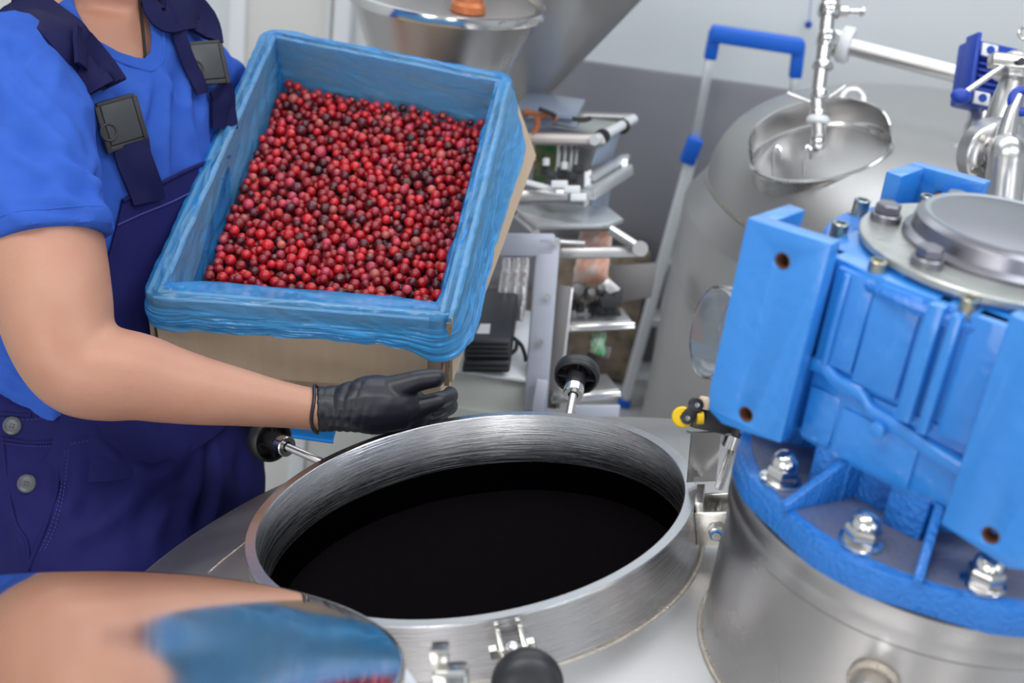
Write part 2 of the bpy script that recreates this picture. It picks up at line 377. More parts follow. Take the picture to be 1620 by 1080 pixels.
# radial weld seam on the dome
def dome(px, py):
    r = raydir(px, py); o = CAMP-Vector((AX.x, AX.y, ZS)); bq = r.dot(o); cq = o.dot(o)-RS*RS
    return CAMP+r*(-bq-math.sqrt(max(bq*bq-cq, 0)))
obj('weld_seam', MB().tube([dome(*q) for q in ((330, 905), (352, 886), (375, 868), (395, 852))], .0012, 6), M_weld, tank)
qa = CN.to_track_quat('Z', 'Y').to_matrix()
collar = obj('manhole_collar', MB().lathe([(.2155, .0), (.2255, 0), (.2262, -.0015), (.2262, -.003), (.2258, -.0045), (.2258, -.078), (.2150, -.078), (.2150, -.0602), (.2143, -.0595), (.2143, -.0015), (.2155, 0)], CC, CN, n=160, caps=False), M_brush, tank, smooth=40)
reframe(collar, frame(tank).inverted() @ Matrix.Translation(CC) @ qa.to_4x4())
obj('collar_weld', MB().torus(CC-CN*.0590, CN, .2275, .0028, 180, 8), M_weld, tank)
obj('throat', MB().lathe([(.2149, -.0600), (.2149, -.115), (.26, -.22), (.2138, -.22), (.2138, -.0612)], CC, CN, n=128, caps=False), M_throat, tank)  # inner wall with its shade put into the colour
obj('interior_shade', MB().lathe([(0, -.096), (.213, -.096), (.213, -.11), (0, -.11)], CC, CN, n=96), M_dark, tank)  # near-black disc put in as the dark of the tank interior
zt = ZS+math.sqrt(RS*RS-.163**2)
neck = obj('agitator_neck', MB().lathe([(.150, zt-.03), (.163, zt-.03), (.163, ZFL-.034), (.1615, ZFL-.033), (.1615, ZFL-.031), (.1665, ZFL-.030), (.1668, ZFL-.018), (.1662, ZFL-.015), (.1668, ZFL-.012), (.166, ZFL-.0005), (.150, ZFL-.0005), (.150, zt-.03)], (AX.x, AX.y, 0), n=128, caps=False), M_steel, tank, smooth=50)
obj('neck_weld', MB().torus((AX.x, AX.y, zt+.0005), (0, 0, 1), .1645, .0022, 128, 8), M_weld, tank)
obj('gasket', MB().lathe([(.15, ZFL-.0004), (.1655, ZFL-.0004), (.1655, ZFL+.0012), (.15, ZFL+.0012), (.15, ZFL-.0004)], (AX.x, AX.y, 0), n=96, caps=False), M_blackS, tank)
# side nozzle on the neck
av = math.radians(-113); dn = Vector((math.cos(av), math.sin(av), -.05)).normalized(); pn = Vector((AX.x, AX.y, 1.198))+Vector((math.cos(av), math.sin(av), 0))*.160
nozz = obj('nozzle', MB().lathe([(.0, 0), (.0145, 0), (.0145, .022), (.0155, .024), (.0155, .027), (.0145, .029), (.0145, .06), (.012, .06), (.012, .02), (0, .02)], pn, dn, 32, caps=False), M_steel, tank)
obj('nozzle_weld', MB().torus(pn+dn*.005, dn, .0165, .0035, 40, 8), M_weld, nozz)

# swing-bolt clamps around the collar
def clamp(ang, beta, L, knobR=.028, knob=True, tilt=0.0, lz=-.022):
    er = qa @ Vector((math.cos(ang), math.sin(ang), 0)); et = CN.cross(er).normalized()
    piv = CC+er*(.2262+.016)+CN*lz
    lug = MB()
    for s in (-1, 1):
        c = CC+er*.2262+et*(s*.0095)+CN*lz
        pts = [c-er*.001+CN*.016, c+er*.008+CN*.016, c+er*.024+CN*.006, c+er*.026-CN*.006, c+er*.018-CN*.016, c-er*.001-CN*.016]
        lug.prism([p-et*.002 for p in pts], et*.004)
    lg = obj('clamp_lug', lug, M_bolt, tank, bevel=.0008)
    pin = MB().cyl(piv-et*.019, piv+et*.019, .0035, n=16)
    for s in (-1, 1): pin.lathe([(.0068, 0), (.0068, .006), (.005, .0072)], piv+et*(s*.0125 if s > 0 else -.0195), et, 6)
    obj('pin', pin, M_bolt, lg)
    d = (er*math.cos(beta)+CN*math.sin(beta)+et*tilt).normalized()
    rod = MB().lathe([(.0044, .004)]+[(.0044+(.0003 if k % 2 else -.0002), .006+k*.0009) for k in range(int((L-.01)/.0009))]+[(.0042, L)], piv, d, 20)
    rod.ball(piv, .0085, 16, 10)
    sb = obj('swing_bolt', rod, M_steel, tank)
    if knob:
        R = .0125
        obj('steel_ring', MB().lathe([(.0062, 0), (R-.001, 0), (R, .001), (R, .0125), (R-.001, .0135), (.0062, .0135), (.0062, 0)], piv+d*(L-.004), d, 40, caps=False), M_chrome, sb)
        o0 = piv+d*(L+.010)
        obj('knob', MB().lathe([(0, .001), (.0115, .001), (.0118, .003), (.0118, .022), (.0135, .026), (.0215, .0265), (.0225, .018), (.0245, .015), (.0270, .0165), (knobR, .0215), (knobR, .0265), (knobR-.0012, .0315), (.0215, .0375), (.012, .0405), (0, .0412)], o0, d, 56), M_black, sb, smooth=50)
        ribs = MB()
        for k in range(4):
            a = k*PI/2; q = d.to_track_quat('Z', 'Y').to_matrix(); rr = q@Vector((math.cos(a), math.sin(a), 0)); tt = d.cross(rr)
            ribs.box(o0+rr*.017+d*.021, (.011, .0014, .010), Matrix((rr, tt, d)).transposed())
        obj('knob_rib', ribs, M_black, sb)
def ang_for(px, py):
    """angle round the collar of the rim point nearest a pixel"""
    best = None
    for k in range(720):
        a = k*PI/360; p = CC+(qa@Vector((math.cos(a), math.sin(a), 0)))*.226; v = p-CAMP; z = v.dot(FW)
        q = (810+F*v.dot(RT)/z, 540-F*v.dot(UP)/z); d = (q[0]-px)**2+(q[1]-py)**2
        if best is None or d < best[0]: best = (d, a)
    return best[1]
clamp(ang_for(532, 712), math.radians(2), .092)
clamp(ang_for(886, 652), math.radians(20), .054, tilt=.22)
clamp(ang_for(800, 975), math.radians(14), .050)
# right-hand hinge bracket with its bolt
ah = ang_for(1103, 785); er = qa@Vector((math.cos(ah), math.sin(ah), 0)); et = CN.cross(er).normalized()
hb = MB()
for s in (-1, 1):
    c = CC+er*.225+et*(s*.019)-CN*.024
    hb.prism([c-CN*.019-et*.0018, c+er*.05-CN*.019-et*.0018, c+er*.05+CN*.017-et*.0018, c+CN*.017-et*.0018], et*.0036)
hb.box(CC+er*.226+er*.004-CN*.010, (.008, .040, .026), Matrix((er, et, CN)).transposed())
hbr = obj('hinge_bracket', hb, M_bolt, tank, bevel=.0008)
pc = CC+er*(.225+.020)-CN*.026
bl = MB().lathe([(.009, 0), (.009, .0016)], pc-et*.0215, -et, 28).lathe([(.0078, 0), (.0078, .007), (.006, .0082)], pc-et*.023, -et, 6).cyl(pc-et*.030, pc-et*.034, .0042, n=20)
bl.cyl(pc-et*.03, pc+et*.03, .004, n=16)
obj('bolt', bl, M_chrome, hbr)
obj('nut_insert', MB().torus(pc-et*.0312, et, .0052, .0009, 28, 8), M_tape, hbr)
p0 = W(1137, 772, 1.235); p1 = W(1162, 700, 1.22)
sb = obj('swing_bolt', MB().lathe([(.0042+(.0003 if k % 2 else -.0002), k*(p1-p0).length/60) for k in range(61)], p0, p1-p0, 18), M_steel, tank)
obj('steel_ring', MB().lathe([(.005, 0), (.0125, 0), (.0125, .0135), (.005, .0135), (.005, 0)], p1-(p1-p0).normalized()*.004, p1-p0, 36, caps=False), M_chrome, sb)
obj('knob', MB().lathe([(0, .010), (.0118, .010), (.0118, .03), (.024, .03), (.027, .025), (.028, .031), (.0268, .04), (.0215, .046), (0, .05)], p1, p1-p0, 48), M_black, sb, smooth=50)

# ------------------------------------------------------------------ limit switch on its steel post
sw = thing('limit_switch', 'small black limit switch with yellow roller on a steel post beside the manhole', 'switch', W(1116, 775, 1.235))
P = lambda x, y, d=1.165: W(x, y, d)
post = MB(); a = W(1108, 762, 1.245); bb = W(1116, 682, 1.20); ux = RT*.0135+FW*.004; dd = FW*.02-RT*.002
post.hexa([a-ux, a+ux, a+ux+UP*0-dd*-.14, a-ux-dd*-.14], [bb-ux, bb+ux, bb+ux+dd*.14, bb-ux+dd*.14])
post.hexa([a+ux, a+ux+dd*.9, a+ux*1.2+dd*.9, a+ux*1.2], [bb+ux, bb+ux+dd*.9, bb+ux*1.2+dd*.9, bb+ux*1.2])
tp = W(1116, 682, 1.2); ex = W(1168, 686, 1.21)
post.hexa([tp-ux, ex, ex+dd, tp-ux+dd], [tp-ux-UP*.0024, ex-UP*.0024, ex+dd-UP*.0024, tp-ux+dd-UP*.0024])
obj('post', post, M_steel, sw)
c = W(1122, 664, 1.185)
obj('switch_body', MB().box(c, (.034, .026, .020), rotaxes(RT-UP*.22, UP)), M_black, sw, bevel=.002)
lv = MB(); l0 = P(1087, 661); l1 = P(1102, 640)
lv.tube([l0, (l0+l1)/2+RT*.0006, l1], [.0068, .0058, .0068], 20, flat=.35, fdir=FW)
lv.cyl(l1-FW*.003, l1+FW*.012, .0062, n=20); lv.cyl(l0-FW*.002, l0+FW*.008, .006, n=20)
lever = obj('lever_arm', lv, M_black, sw, bevel=.0005)
for q in (l0, l1): obj('screw', MB().lathe([(.0024, 0), (.0024, .0012), (.0016, .0012), (.0014, .0004), (0, .0004)], q-FW*.0028, -FW, 20), M_chrome, lever)
obj('roller', MB().lathe([(.003, -.004), (.0085, -.004), (.0098, -.0025), (.0098, .0035), (.0085, .005), (.003, .005), (.003, -.004)], P(1081, 660)+FW*.005, FW, 32, caps=False), M_yellow, sw)
obj('seal_ring', MB().lathe([(0, 0), (.006, 0), (.006, .006), (0, .006)], P(1103, 661)+FW*.003, RT, 20), M_yellow, sw)
obj('cable_gland', MB().lathe([(.005, 0), (.006, .004), (.006, .010), (.0045, .012), (0, .012)], P(1115, 648)+FW*.008, UP+RT*.2, 20), mat('switch_cap', (.75, .6, .42), .4), sw)

# ------------------------------------------------------------------ blue gearbox on the neck (built in its own frame)
gx = thing('gearbox', 'bright blue cast gearbox with grey round cover bolted on the steel neck at right', 'gearbox', (AX.x, AX.y, ZFL+.001), math.radians(-39))
G = dict(world=False)
gc = (-.016, -.006)
def fl_r(a):
    """flange outline: circle with flats"""
    base = .170; k = (math.degrees(a) % 45)-22.5; return min(base, .1648/math.cos(math.radians(k)))
ringN = 144
def fl_ring(z, k=1): return [Vector((fl_r(2*PI*i/ringN)*k*math.cos(2*PI*i/ringN), fl_r(2*PI*i/ringN)*k*math.sin(2*PI*i/ringN), z)) for i in range(ringN)]
obj('flange', MB().prism(fl_ring(0), (0, 0, .0245)), M_blueR, gx, bevel=.001, **G)
obj('flange_face', MB().lathe([(0, .0243), (.158, .0243), (.158, .0258), (0, .0258)], n=96), M_flangetop, gx, **G)
# pedestal between flange and gear case
ped = MB()
ped.prism([Vector((gc[0]+.098*math.cos(a), .010+.105*math.sin(a), .02)) for a in [2*PI*k/40 for k in range(40)]], (0, 0, .045))
for t in (-.045, .02): ped.box((t-.006, -.095, .045), (.032, .030, .040))
obj('pedestal', ped, M_blueR, gx, bevel=.003, **G)
# gussets: triangular webs from the flange edge up to the case
for a, zt_ in ((-149.5+39, .062), (-110.5+39, .062), (-69+39, .062), (-190+39, .062), (-30+39, .062)):
    a = math.radians(a); d = Vector((math.cos(a), math.sin(a), 0)); t = Vector((-d.y, d.x, 0))
    tri = [d*.168+Vector((0, 0, .024)), d*.100+Vector((0, 0, .024)), d*.100+Vector((0, 0, zt_+.006)), d*.118+Vector((0, 0, zt_)), d*.168+Vector((0, 0, .031))]
    obj('gusset', MB().prism([p-t*.0035 for p in tri], t*.007), M_blueR, gx, bevel=.0015, **G)
# dome nuts on washers
for a in [(-162.8+39)+k*34.5 for k in (0, 1, 2, 3, -1, -2, 4, 5, 6, 7)]:
    a = math.radians(a); c = Vector((math.cos(a), math.sin(a), 0))*.1475+Vector((0, 0, .0256))
    nut = MB().lathe([(.0165, 0), (.0165, .002), (.0155, .0026), (0, .0026)], c, n=32)
    nut.lathe([(.0125, .0024), (.0135, .004), (.0135, .013), (.0122, .0150)], c, n=6, a0=a)
    nut.lathe([(.0112, .0145), (.0112, .0165), (.0104, .0205), (.0082, .0240), (.0045, .0262), (0, .0268)], c, n=28)
    obj('dome_nut', nut, M_chrome, gx, smooth=32, **G)
# gear case
case = MB()
def octo(z, hw, hf, hb, ch=.03):
    x = gc[0]
    return [Vector(p) for p in ((x-hw, -hf+ch, z), (x-hw+ch*.7, -hf+.004, z), (x-.03, -hf-.002, z), (x+.03, -hf-.002, z), (x+hw-ch*.7, -hf+.004, z), (x+hw, -hf+ch, z), (x+hw, hb-ch, z), (x+hw-ch, hb, z), (x-hw+ch, hb, z), (x-hw, hb-ch, z))]
A0 = octo(.058, .088, .109, .115); A1 = octo(.122, .090, .112, .115); A2 = octo(.212, .094, .116, .115)
for Q0, Q1 in ((A0, A1), (A1, A2)):
    n = len(Q0); case.add(Q0+Q1, [tuple(reversed(range(n))), tuple(range(n, 2*n))]+[(k, (k+1) % n, n+(k+1) % n, n+k) for k in range(n)])
obj('gear_case', case, M_blue, gx, bevel=.003, **G)
# raised panels and ribs on the case front
rb = MB()
def face(x0, x1, z0, z1, y0, out): rb.box(((x0+x1)/2, y0-out/2+.006, (z0+z1)/2), (x1-x0, out+.012, z1-z0))
face(-.083, -.052, .132, .208, -.112, .006); face(-.076, -.070, .132, .206, -.118, .004)
face(-.050, -.014, .128, .209, -.115, .005); face(-.008, .004, .120, .212, -.117, .012)
face(.009, .017, .116, .210, -.117, .010); face(.020, .045, .118, .212, -.113, .006)
face(-.082, -.056, .064, .108, -.108, .004); face(-.052, .012, .064, .104, -.110, .006)
face(.018, .046, .064, .100, -.108, .004)
obj('raised_panel', rb, M_blue, gx, bevel=.0022, **G)
# wavy horizontal band
bandp = [(-.086, .128), (-.074, .130), (-.060, .122), (-.040, .122), (-.030, .112), (.000, .108), (.020, .104), (.048, .100)]
top = [Vector((x, -.108, z+.006)) for x, z in bandp]; bot = [Vector((x, -.108, z-.006)) for x, z in reversed(bandp)]
obj('case_band', MB().prism(top+bot, (0, -.0125, 0)), M_blue, gx, bevel=.003, **G)
obj('plug', MB().cyl((-.018, -.112, .105), (-.018, -.128, .105), .006, n=20), M_blue, gx, bevel=.001, **G)
# four corner feet: L-shaped columns with a front pad and two drilled holes
def foot(sx, sy):
    cx = gc[0]
    def P3(x, y, z): return Vector((cx+sx*x, sy*y, z))
    m = MB()
    # front wall (pad) with clipped lower outer corner
    pad = [P3(.066, -.140, .066), P3(.118, -.140, .058), P3(.132, -.140, .064), P3(.1355, -.140, .078), P3(.1355, -.140, .226), P3(.066, -.140, .230)]
    m.prism(pad, Vector((0, sy*.016, 0)))
    me = m.mesh('foot')
    hole = MB()
    for z in (.204, .075): hole.cyl(P3(.100, -.16, z), P3(.100, -.10, z), .0063, n=24)
    finish(me, 0); me = boolean(me, hole, 'foot')
    o = obj('foot', me, M_blue, gx, bevel=.0016, **G)
    for z in (.204, .075): obj('drilled_hole', MB().lathe([(.0061, 0), (.0061, .030), (0, .030), (0, .026), (.0052, .026), (.0052, 0), (.0061, 0)], P3(.100, -.1385, z), (0, sy, 0), 24, caps=False), M_rust, o, **G)
    w = MB(); w.prism([P3(.1355, -.128, .072), P3(.1355, -.090, .085), P3(.1355, -.080, .226), P3(.1355, -.128, .226)], Vector((-sx*.015, 0, 0)))
    w.prism([P3(.072, -.126, .062), P3(.100, -.126, .062), P3(.094, -.095, .062), P3(.072, -.095, .062)], Vector((0, 0, .150)))
    obj('foot_web', w, M_blue, o, bevel=.0016, **G)
foot(-1, 1); foot(1, 1); foot(-1, -1); foot(1, -1)
# top cover stack
cov = MB().lathe([(0, .198), (.127, .198), (.128, .203), (.125, .2065), (.100, .208), (0, .208)], (gc[0], gc[1]+.008, 0), n=96)
obj('cover_flange', cov, M_blueR, gx, smooth=30, **G)
sc = MB()
for k in range(10):
    a = math.radians(-111+36*k); c = Vector((gc[0]+.1165*math.cos(a), gc[1]+.006+.1165*math.sin(a), .2065))
    o = obj('cover_screw', MB().lathe([(.0082, 0), (.0082, .001), (.0066, .001), (.0066, .0128), (.0060, .0135), (.0040, .0135), (.0036, .0105), (0, .0105)], c, n=24), M_brass, gx, **G)
mid = MB().lathe([(0, .205), (.094, .205), (.092, .2155), (0, .2155)], (gc[0]+.002, gc[1]-.003, 0), n=96)
for k in range(8):
    a = math.radians(-112+45*k); mid.box((gc[0]+.092*math.cos(a), gc[1]+.092*math.sin(a), .209), (.012, .030, .012), Matrix.Rotation(a, 3, 'Z'))
obj('cover_boss', mid, M_blue, gx, bevel=.001, **G)
obj('cover_plate', MB().lathe([(0, .2155), (.0985, .2155), (.0995, .2165), (.0995, .2208), (.0985, .2218), (0, .2222)], (gc[0]+.002, gc[1]-.004, 0), n=96), M_ltgrey, gx, smooth=30, **G)
cp = obj('shaft_cap', MB().lathe([(0, .2215), (.076, .2215), (.0762, .225), (.0735, .227), (.0710, .2285), (.0695, .239), (.0655, .2425), (.0640, .243)], (gc[0]+.006, gc[1]+.006, 0), n=96), M_capgrey, gx, smooth=40, **G)
obj('cap_disc', MB().lathe([(.0642, .2426), (.0642, .2436), (.0620, .2437), (.058, .2424), (0, .2420)], (gc[0]+.006, gc[1]+.006, 0), n=96), M_captop, cp, smooth=30, **G)
for k in range(6):
    a = math.radians(-103+60*k); c = Vector((gc[0]+.004+.0865*math.cos(a), gc[1]+.002+.0865*math.sin(a), .2215))
    bl = MB().lathe([(.0120, 0), (.0120, .006), (.0112, .0068), (0, .0068)], c, n=28)
    bl.lathe([(.0094, .0066), (.0100, .0075), (.0100, .0135), (.0090, .0145), (0, .0145)], c, n=6, a0=a+.4)
    obj('hex_bolt', bl, M_capgrey if k else M_capgrey, gx, smooth=30, **G)
# clear round guard on the far left side of the case
cg = thing('clear_guard', 'clear plastic round guard cup sticking out left of the blue gearbox', 'guard', W(1160, 560, 1.02))
c0 = W(1172, 532, 1.06); ad = (W(1118, 524, 1.05)-c0).normalized()
obj('cup', MB().lathe([(.040, 0), (.0405, .012), (.0395, .026), (.0380, .0285), (0, .0300), (0, .0288), (.0372, .0272), (.0383, .0255), (.0392, .012), (.0385, 0), (.040, 0)], c0, ad, 72, caps=False), M_clear, cg, smooth=30)
obj('lip', MB().torus(c0+ad*.027, ad, .0388, .0009, 72, 8), M_clear, cg)
obj('mount', MB().lathe([(0, 0), (.012, 0), (.012, .018), (.004, .020), (.004, .024), (0, .024)], c0-ad*.012, ad, 24), M_blackS, cg)

# ------------------------------------------------------------------ open lid, polished dished face up, foreground left
LC = W(120, 1030, .86); ln = (UP*1.0-FW*.060+RT*.062).normalized()
lid = thing('tank_lid', 'polished dished stainless manhole lid lying face up in the front left corner', 'lid', LC-ln*.06)
LR = .2215
def lidh(t): return .0064*(1-math.cos(PI*t))/2
pr = [(LR*k/80, lidh(k/80)) for k in range(81)]
pr += [(LR+.0016, lidh(1)-.0006), (LR+.0026, lidh(1)-.0030), (LR+.0022, -.012), (LR*.97, -.022)]+[(LR*k/20, -.034) for k in range(18, -1, -2)]
dish = obj('dish', MB().lathe(pr, LC-ln*lidh(1), ln, 192), M_mirror, lid, smooth=60)
gc_ = LC-ln*.026
obj('gasket', MB().lathe([(LR-.002, .006), (LR+.008, .004), (LR+.0150, -.001), (LR+.0175, -.008), (LR+.0150, -.016), (LR-.002, -.02), (LR-.002, .006)], gc_, ln, 140, caps=False), M_cream, lid, smooth=60)
cl = W(713, 1084, .86)
obj('clamp_block', MB().box(cl, (.024, .03, .026), rotaxes(RT+UP*.03, UP)), M_chrome, lid, bevel=.003)
obj('clamp_bar', MB().box(cl+UP*.018-RT*.008+FW*.012, (.012, .03, .012), rotaxes(RT+UP*.03, UP)), M_bolt, lid, bevel=.001)

# ------------------------------------------------------------------ carton (own tilted frame), liner, berries
BX = Vector((.999, -.032, .022)).normalized(); BZ = Vector((-.031, -.332, .943)).normalized(); BY = BZ.cross(BX).normalized()
BO = Vector((-.446, 1.382, 1.137))
BM = Matrix(((BX.x, BY.x, BZ.x, BO.x), (BX.y, BY.y, BZ.y, BO.y), (BX.z, BY.z, BZ.z, BO.z), (0, 0, 0, 1)))
def B(u, v, w): return BM @ Vector((u, v, w))
def onrim(px, py, w=0):
    r = raydir(px, py); o = B(0, 0, w); k = (o-CAMP).dot(BZ)/r.dot(BZ); l = BM.inverted() @ (CAMP+r*k); return Vector((l.x, l.y, w))
Q = [onrim(*q) for q in ((238, 466), (708, 503), (802, 124), (426, 50))]        # rim corners FL FR BR BL
box = bpy.data.objects.new('carton', None); COL.objects.link(box); box.matrix_world = BM; FR[box.name] = BM.copy(); box.empty_display_size = .05
tag(box, 'brown corrugated carton held by the worker, tilted forward and full of berries', 'box')
BDEP = .232; T = .005
def inset(poly, d):
    n = len(poly); out = []
    for i in range(n):
        a, b_, c = poly[i-1], poly[i], poly[(i+1) % n]
        e1 = (b_-a).normalized(); e2 = (c-b_).normalized(); n1 = Vector((-e1.y, e1.x, 0)); n2 = Vector((-e2.y, e2.x, 0))
        k = (n1+n2); k /= (1+n1.dot(n2)); out.append(b_+k*d)
    return out
Qo = inset(Q, .006); Qi = inset(Q, .006+T)
bb = MB(); dn = Vector((0, 0, -BDEP))
for i in range(4):
    j = (i+1) % 4
    bb.hexa([Qo[i], Qo[j], Qi[j], Qi[i]], [Qo[i]+dn, Qo[j]+dn, Qi[j]+dn, Qi[i]+dn])
bb.hexa([p+dn for p in Qo], [p+dn+Vector((0, 0, T)) for p in Qo])
obj('carton_body', bb, M_card, box, world=False, smooth=0, bevel=.0008)
# outer flaps folded down: front, right, left, back
def flap(i, j, drop_i, drop_j, fl_i, fl_j, name='flap', trim=(0, 0), m=M_card):
    a, b_ = Q[i], Q[j]; e = (b_-a).normalized(); nrm = Vector((e.y, -e.x, 0))
    a = a+e*trim[0]; b_ = b_-e*trim[1]; g = MB(); N = 16; rows = []
    for r in range(7):
        t = r/6; row = []
        for k in range(N+1):
            s = k/N; p = a.lerp(b_, s); d = drop_i+(drop_j-drop_i)*s; f = fl_i+(fl_j-fl_i)*s
            row.append(p+nrm*(.001+f*t)+Vector((0, 0, -d*t)))
        rows.append(row)
    g.sheet(rows, T); return obj(name, g, m, box, world=False, smooth=30)
ff = flap(0, 1, .118, .118, .010, .006, trim=(.004, .022))
rf = flap(1, 2, .112, .128, .004, .050, trim=(0, .01))
lf = flap(3, 0, .12, .10, .006, .006, trim=(.01, .002))
bf = flap(2, 3, .12, .12, .01, .01, trim=(.02, .02))
eg = MB(); a = Q[1]-(Q[2]-Q[1]).normalized()*.006; nrm = Vector((1, 0, 0))
eg.sheet([[a+Vector((.0062+.003*math.sin(k*.9)*.3, -.0006-.0012*(k % 2), -.112*k/24)) for k in range(25)], [a+Vector((.0002, -.0006-.0012*((k+1) % 2), -.112*k/24)) for k in range(25)]], .001)
obj('torn_edge', eg, M_cardedge, rf, world=False)
tp_ = MB(); x0 = .150
tp_.box((x0+.03, Qo[0].y-.0012, -BDEP+.010), (.085, .0012, .034)); tp_.box((x0+.03, Qo[0].y+.03, -BDEP-.0008), (.085, .07, .0012))
obj('blue_tape', tp_, M_tape, box, world=False)

# liner bag: closed loop round the rim x profile
def rim_loop(N=760, rc=.018):
    """rounded rim outline: points and outward normals"""
    pts = []; L = []
    for i in range(4):
        p0, p, p1 = Q[i-1], Q[i], Q[(i+1) % 4]
        a = p+(p0-p).normalized()*rc; c = p+(p1-p).normalized()*rc
        pts += [a*(1-t)**2+p*(2*t*(1-t))+c*t*t for t in [k/8 for k in range(9)]]
    n = len(pts); seg = [(pts[(i+1) % n]-pts[i]).length for i in range(n)]; tot = sum(seg); out = []; acc = 0; i = 0
    for k in range(N):
        s = tot*k/N
        while acc+seg[i] < s: acc += seg[i]; i += 1
        out.append(pts[i].lerp(pts[(i+1) % n], (s-acc)/seg[i]))
    nr = []
    for k in range(N):
        e = (out[(k+1) % N]-out[k-1]).normalized(); nr.append(Vector((e.y, -e.x, 0)))
    return out, nr, tot
RP, RN, RTOT = rim_loop()
NR = len(RP)
def sidew(p):
    """weights: front, right, back, left of a rim point"""
    W_ = []
    for i in range(4):
        a, b_ = Q[i], Q[(i+1) % 4]; e = (b_-a).normalized(); d = abs((p-a).cross(e).z); W_.append(math.exp(-(d/.03)**2))
    s = sum(W_)+1e-9; return [w/s for w in W_]
SURF = -.070                                   # berry surface below the rim
# profile stations: (out offset, height) per side F,R,B,L
PROF = [
 # inner foot under the berries
 ((-.050, -.085), (-.030, -.09), (-.020, -.09), (-.026, -.09)),
 ((-.050, -.062), (-.026, -.066), (-.016, -.068), (-.024, -.066)),
 ((-.047, -.040), (-.022, -.045), (-.012, -.045), (-.019, -.045)),
 ((-.042, -.020), (-.018, -.022), (-.010, -.022), (-.015, -.022)),
 ((-.034, -.003), (-.015, -.004), (-.009, -.004), (-.012, -.002)),
 ((-.022, .008), (-.009, .006), (-.006, .004), (-.008, .006)),
 ((-.008, .009), (-.002, .008), (-.001, .005), (-.002, .006)),
 ((.004, .004), (.006, .004), (.004, .001), (.005, .001)),
 ((.009, -.008), (.012, -.010), (.008, -.008), (.009, -.010)),
 ((.011, -.017), (.017, -.025), (.010, -.018), (.011, -.020)),
 ((.013, -.027), (.022, -.042), (.012, -.030), (.013, -.032)),
 ((.012, -.036), (.025, -.060), (.012, -.040), (.012, -.042)),
 ((.010, -.044), (.027, -.082), (.012, -.050), (.011, -.050))]
SUB = 9
rows = []; nst = (len(PROF)-1)*SUB+1; film = []
for q in range(nst):
    i = min(q//SUB, len(PROF)-2); t = q/SUB-i; row = []
    for k in range(NR):
        w = sidew(RP[k]); pr_ = []
        for c in (0, 1):
            val = 0
            for s in range(4):
                p0 = PROF[max(i-1, 0)][s][c]; p1 = PROF[i][s][c]; p2 = PROF[i+1][s][c]; p3 = PROF[min(i+2, len(PROF)-1)][s][c]
                val += w[s]*.5*((2*p1)+(p2-p0)*t+(2*p0-5*p1+4*p2-p3)*t*t+(3*p1-p0-3*p2+p3)*t**3)
            pr_.append(val)
        S = k/NR*RTOT; zz = q/nst*.19
        # long diagonal creases inside, tight horizontal gathers on the skirt
        ins = 1 if q < 5*SUB else 0; sk = max(0, (q-7*SUB)/(5*SUB))
        cir = Vector((math.cos(2*PI*k/NR)*RTOT/(2*PI), math.sin(2*PI*k/NR)*RTOT/(2*PI), 0))
        n1 = noise.noise(cir*26+Vector((zz*30, zz*22, zz*30))); n2 = 1-abs(noise.noise(cir*14+Vector((9, zz*60, zz*45))))*2
        n3 = 1-abs(noise.noise(cir*9+Vector((3, 7, zz*230))))*2; n4 = noise.noise(cir*60+Vector((zz*70, 5, zz*40)))
        n5 = 1-abs(noise.noise(cir*38+Vector((zz*90, 11+zz*60, zz*20))))*2.4
        d = .0045*n1+.0034*(n2-.3)+.0006*n4+.0011*(n5-.5) if q < 7*SUB else .0022*n1+.0040*sk*(n3-.2)+.0006*n4
        if q < 2*SUB: d *= .6
        off = pr_[0]+d
        if q < 4.5*SUB: off = min(off, -.0150)
        fr_ = min(1, max(0, (RP[k].y-Q[1].y)/(Q[2].y-Q[1].y))); fl_ = w[0]*.009+w[1]*(.006+.047*fr_)+w[2]*.011+w[3]*.008
        if q > 6*SUB: off = max(off, .0100*min(1, (q-6*SUB)/(SUB*1.0))+fl_*max(0, -pr_[1])/.118+.0012*n4)
        hgt = pr_[1]+(.003*n1 if 3*SUB < q < 8*SUB else 0)
        if q > 9*SUB: hgt += .006*sk*noise.noise(cir*7+Vector((2, 2, 2)))+(.004*sk*noise.noise(cir*40))
        row.append(RP[k]+RN[k]*off+Vector((0, 0, hgt)))
        base = .30 if q < 5*SUB else (.34 if q < 8*SUB else .36+.36*sk)
        film.append(max(.14, min(.92, base+.14*n2+.05*n4+.20*n3*sk)))
    rows.append(row+[row[0]])
g = MB(); vs = [p for row in rows for p in row[:-1]]; fs = []
for i in range(nst-1):
    for k in range(NR):
        k2 = (k+1) % NR; fs.append((i*NR+k, i*NR+k2, (i+1)*NR+k2, (i+1)*NR+k))
g.add(vs, fs); me = g.mesh('film')
att = me.attributes.new('film', 'FLOAT', 'POINT'); att.data.foreach_set('value', film)
liner = bpy.data.objects.new('bag_liner', None); COL.objects.link(liner); liner.matrix_world = BM; FR[liner.name] = BM.copy()
tag(liner, 'thin translucent blue plastic bag lining the carton and folded over its rim', 'bag')
obj('film', me, M_bag, liner, world=False, smooth=70)
# film lying below the berries
fb = MB(); c_ = sum(Q, Vector())/4
under = [RP[k]+RN[k]*-.04+Vector((0, 0, -.088)) for k in range(0, NR, 18)]; n = len(under)
fb.add(under+[Vector((c_.x, c_.y, -.1))], [(k, (k+1) % n, n) for k in range(n)])
me = fb.mesh('film_base'); att = me.attributes.new('film', 'FLOAT', 'POINT'); att.data.foreach_set('value', [.9]*len(me.vertices))
obj('film_base', me, mat('film_dark_under', (.03, .02, .03), .8), liner, world=False)

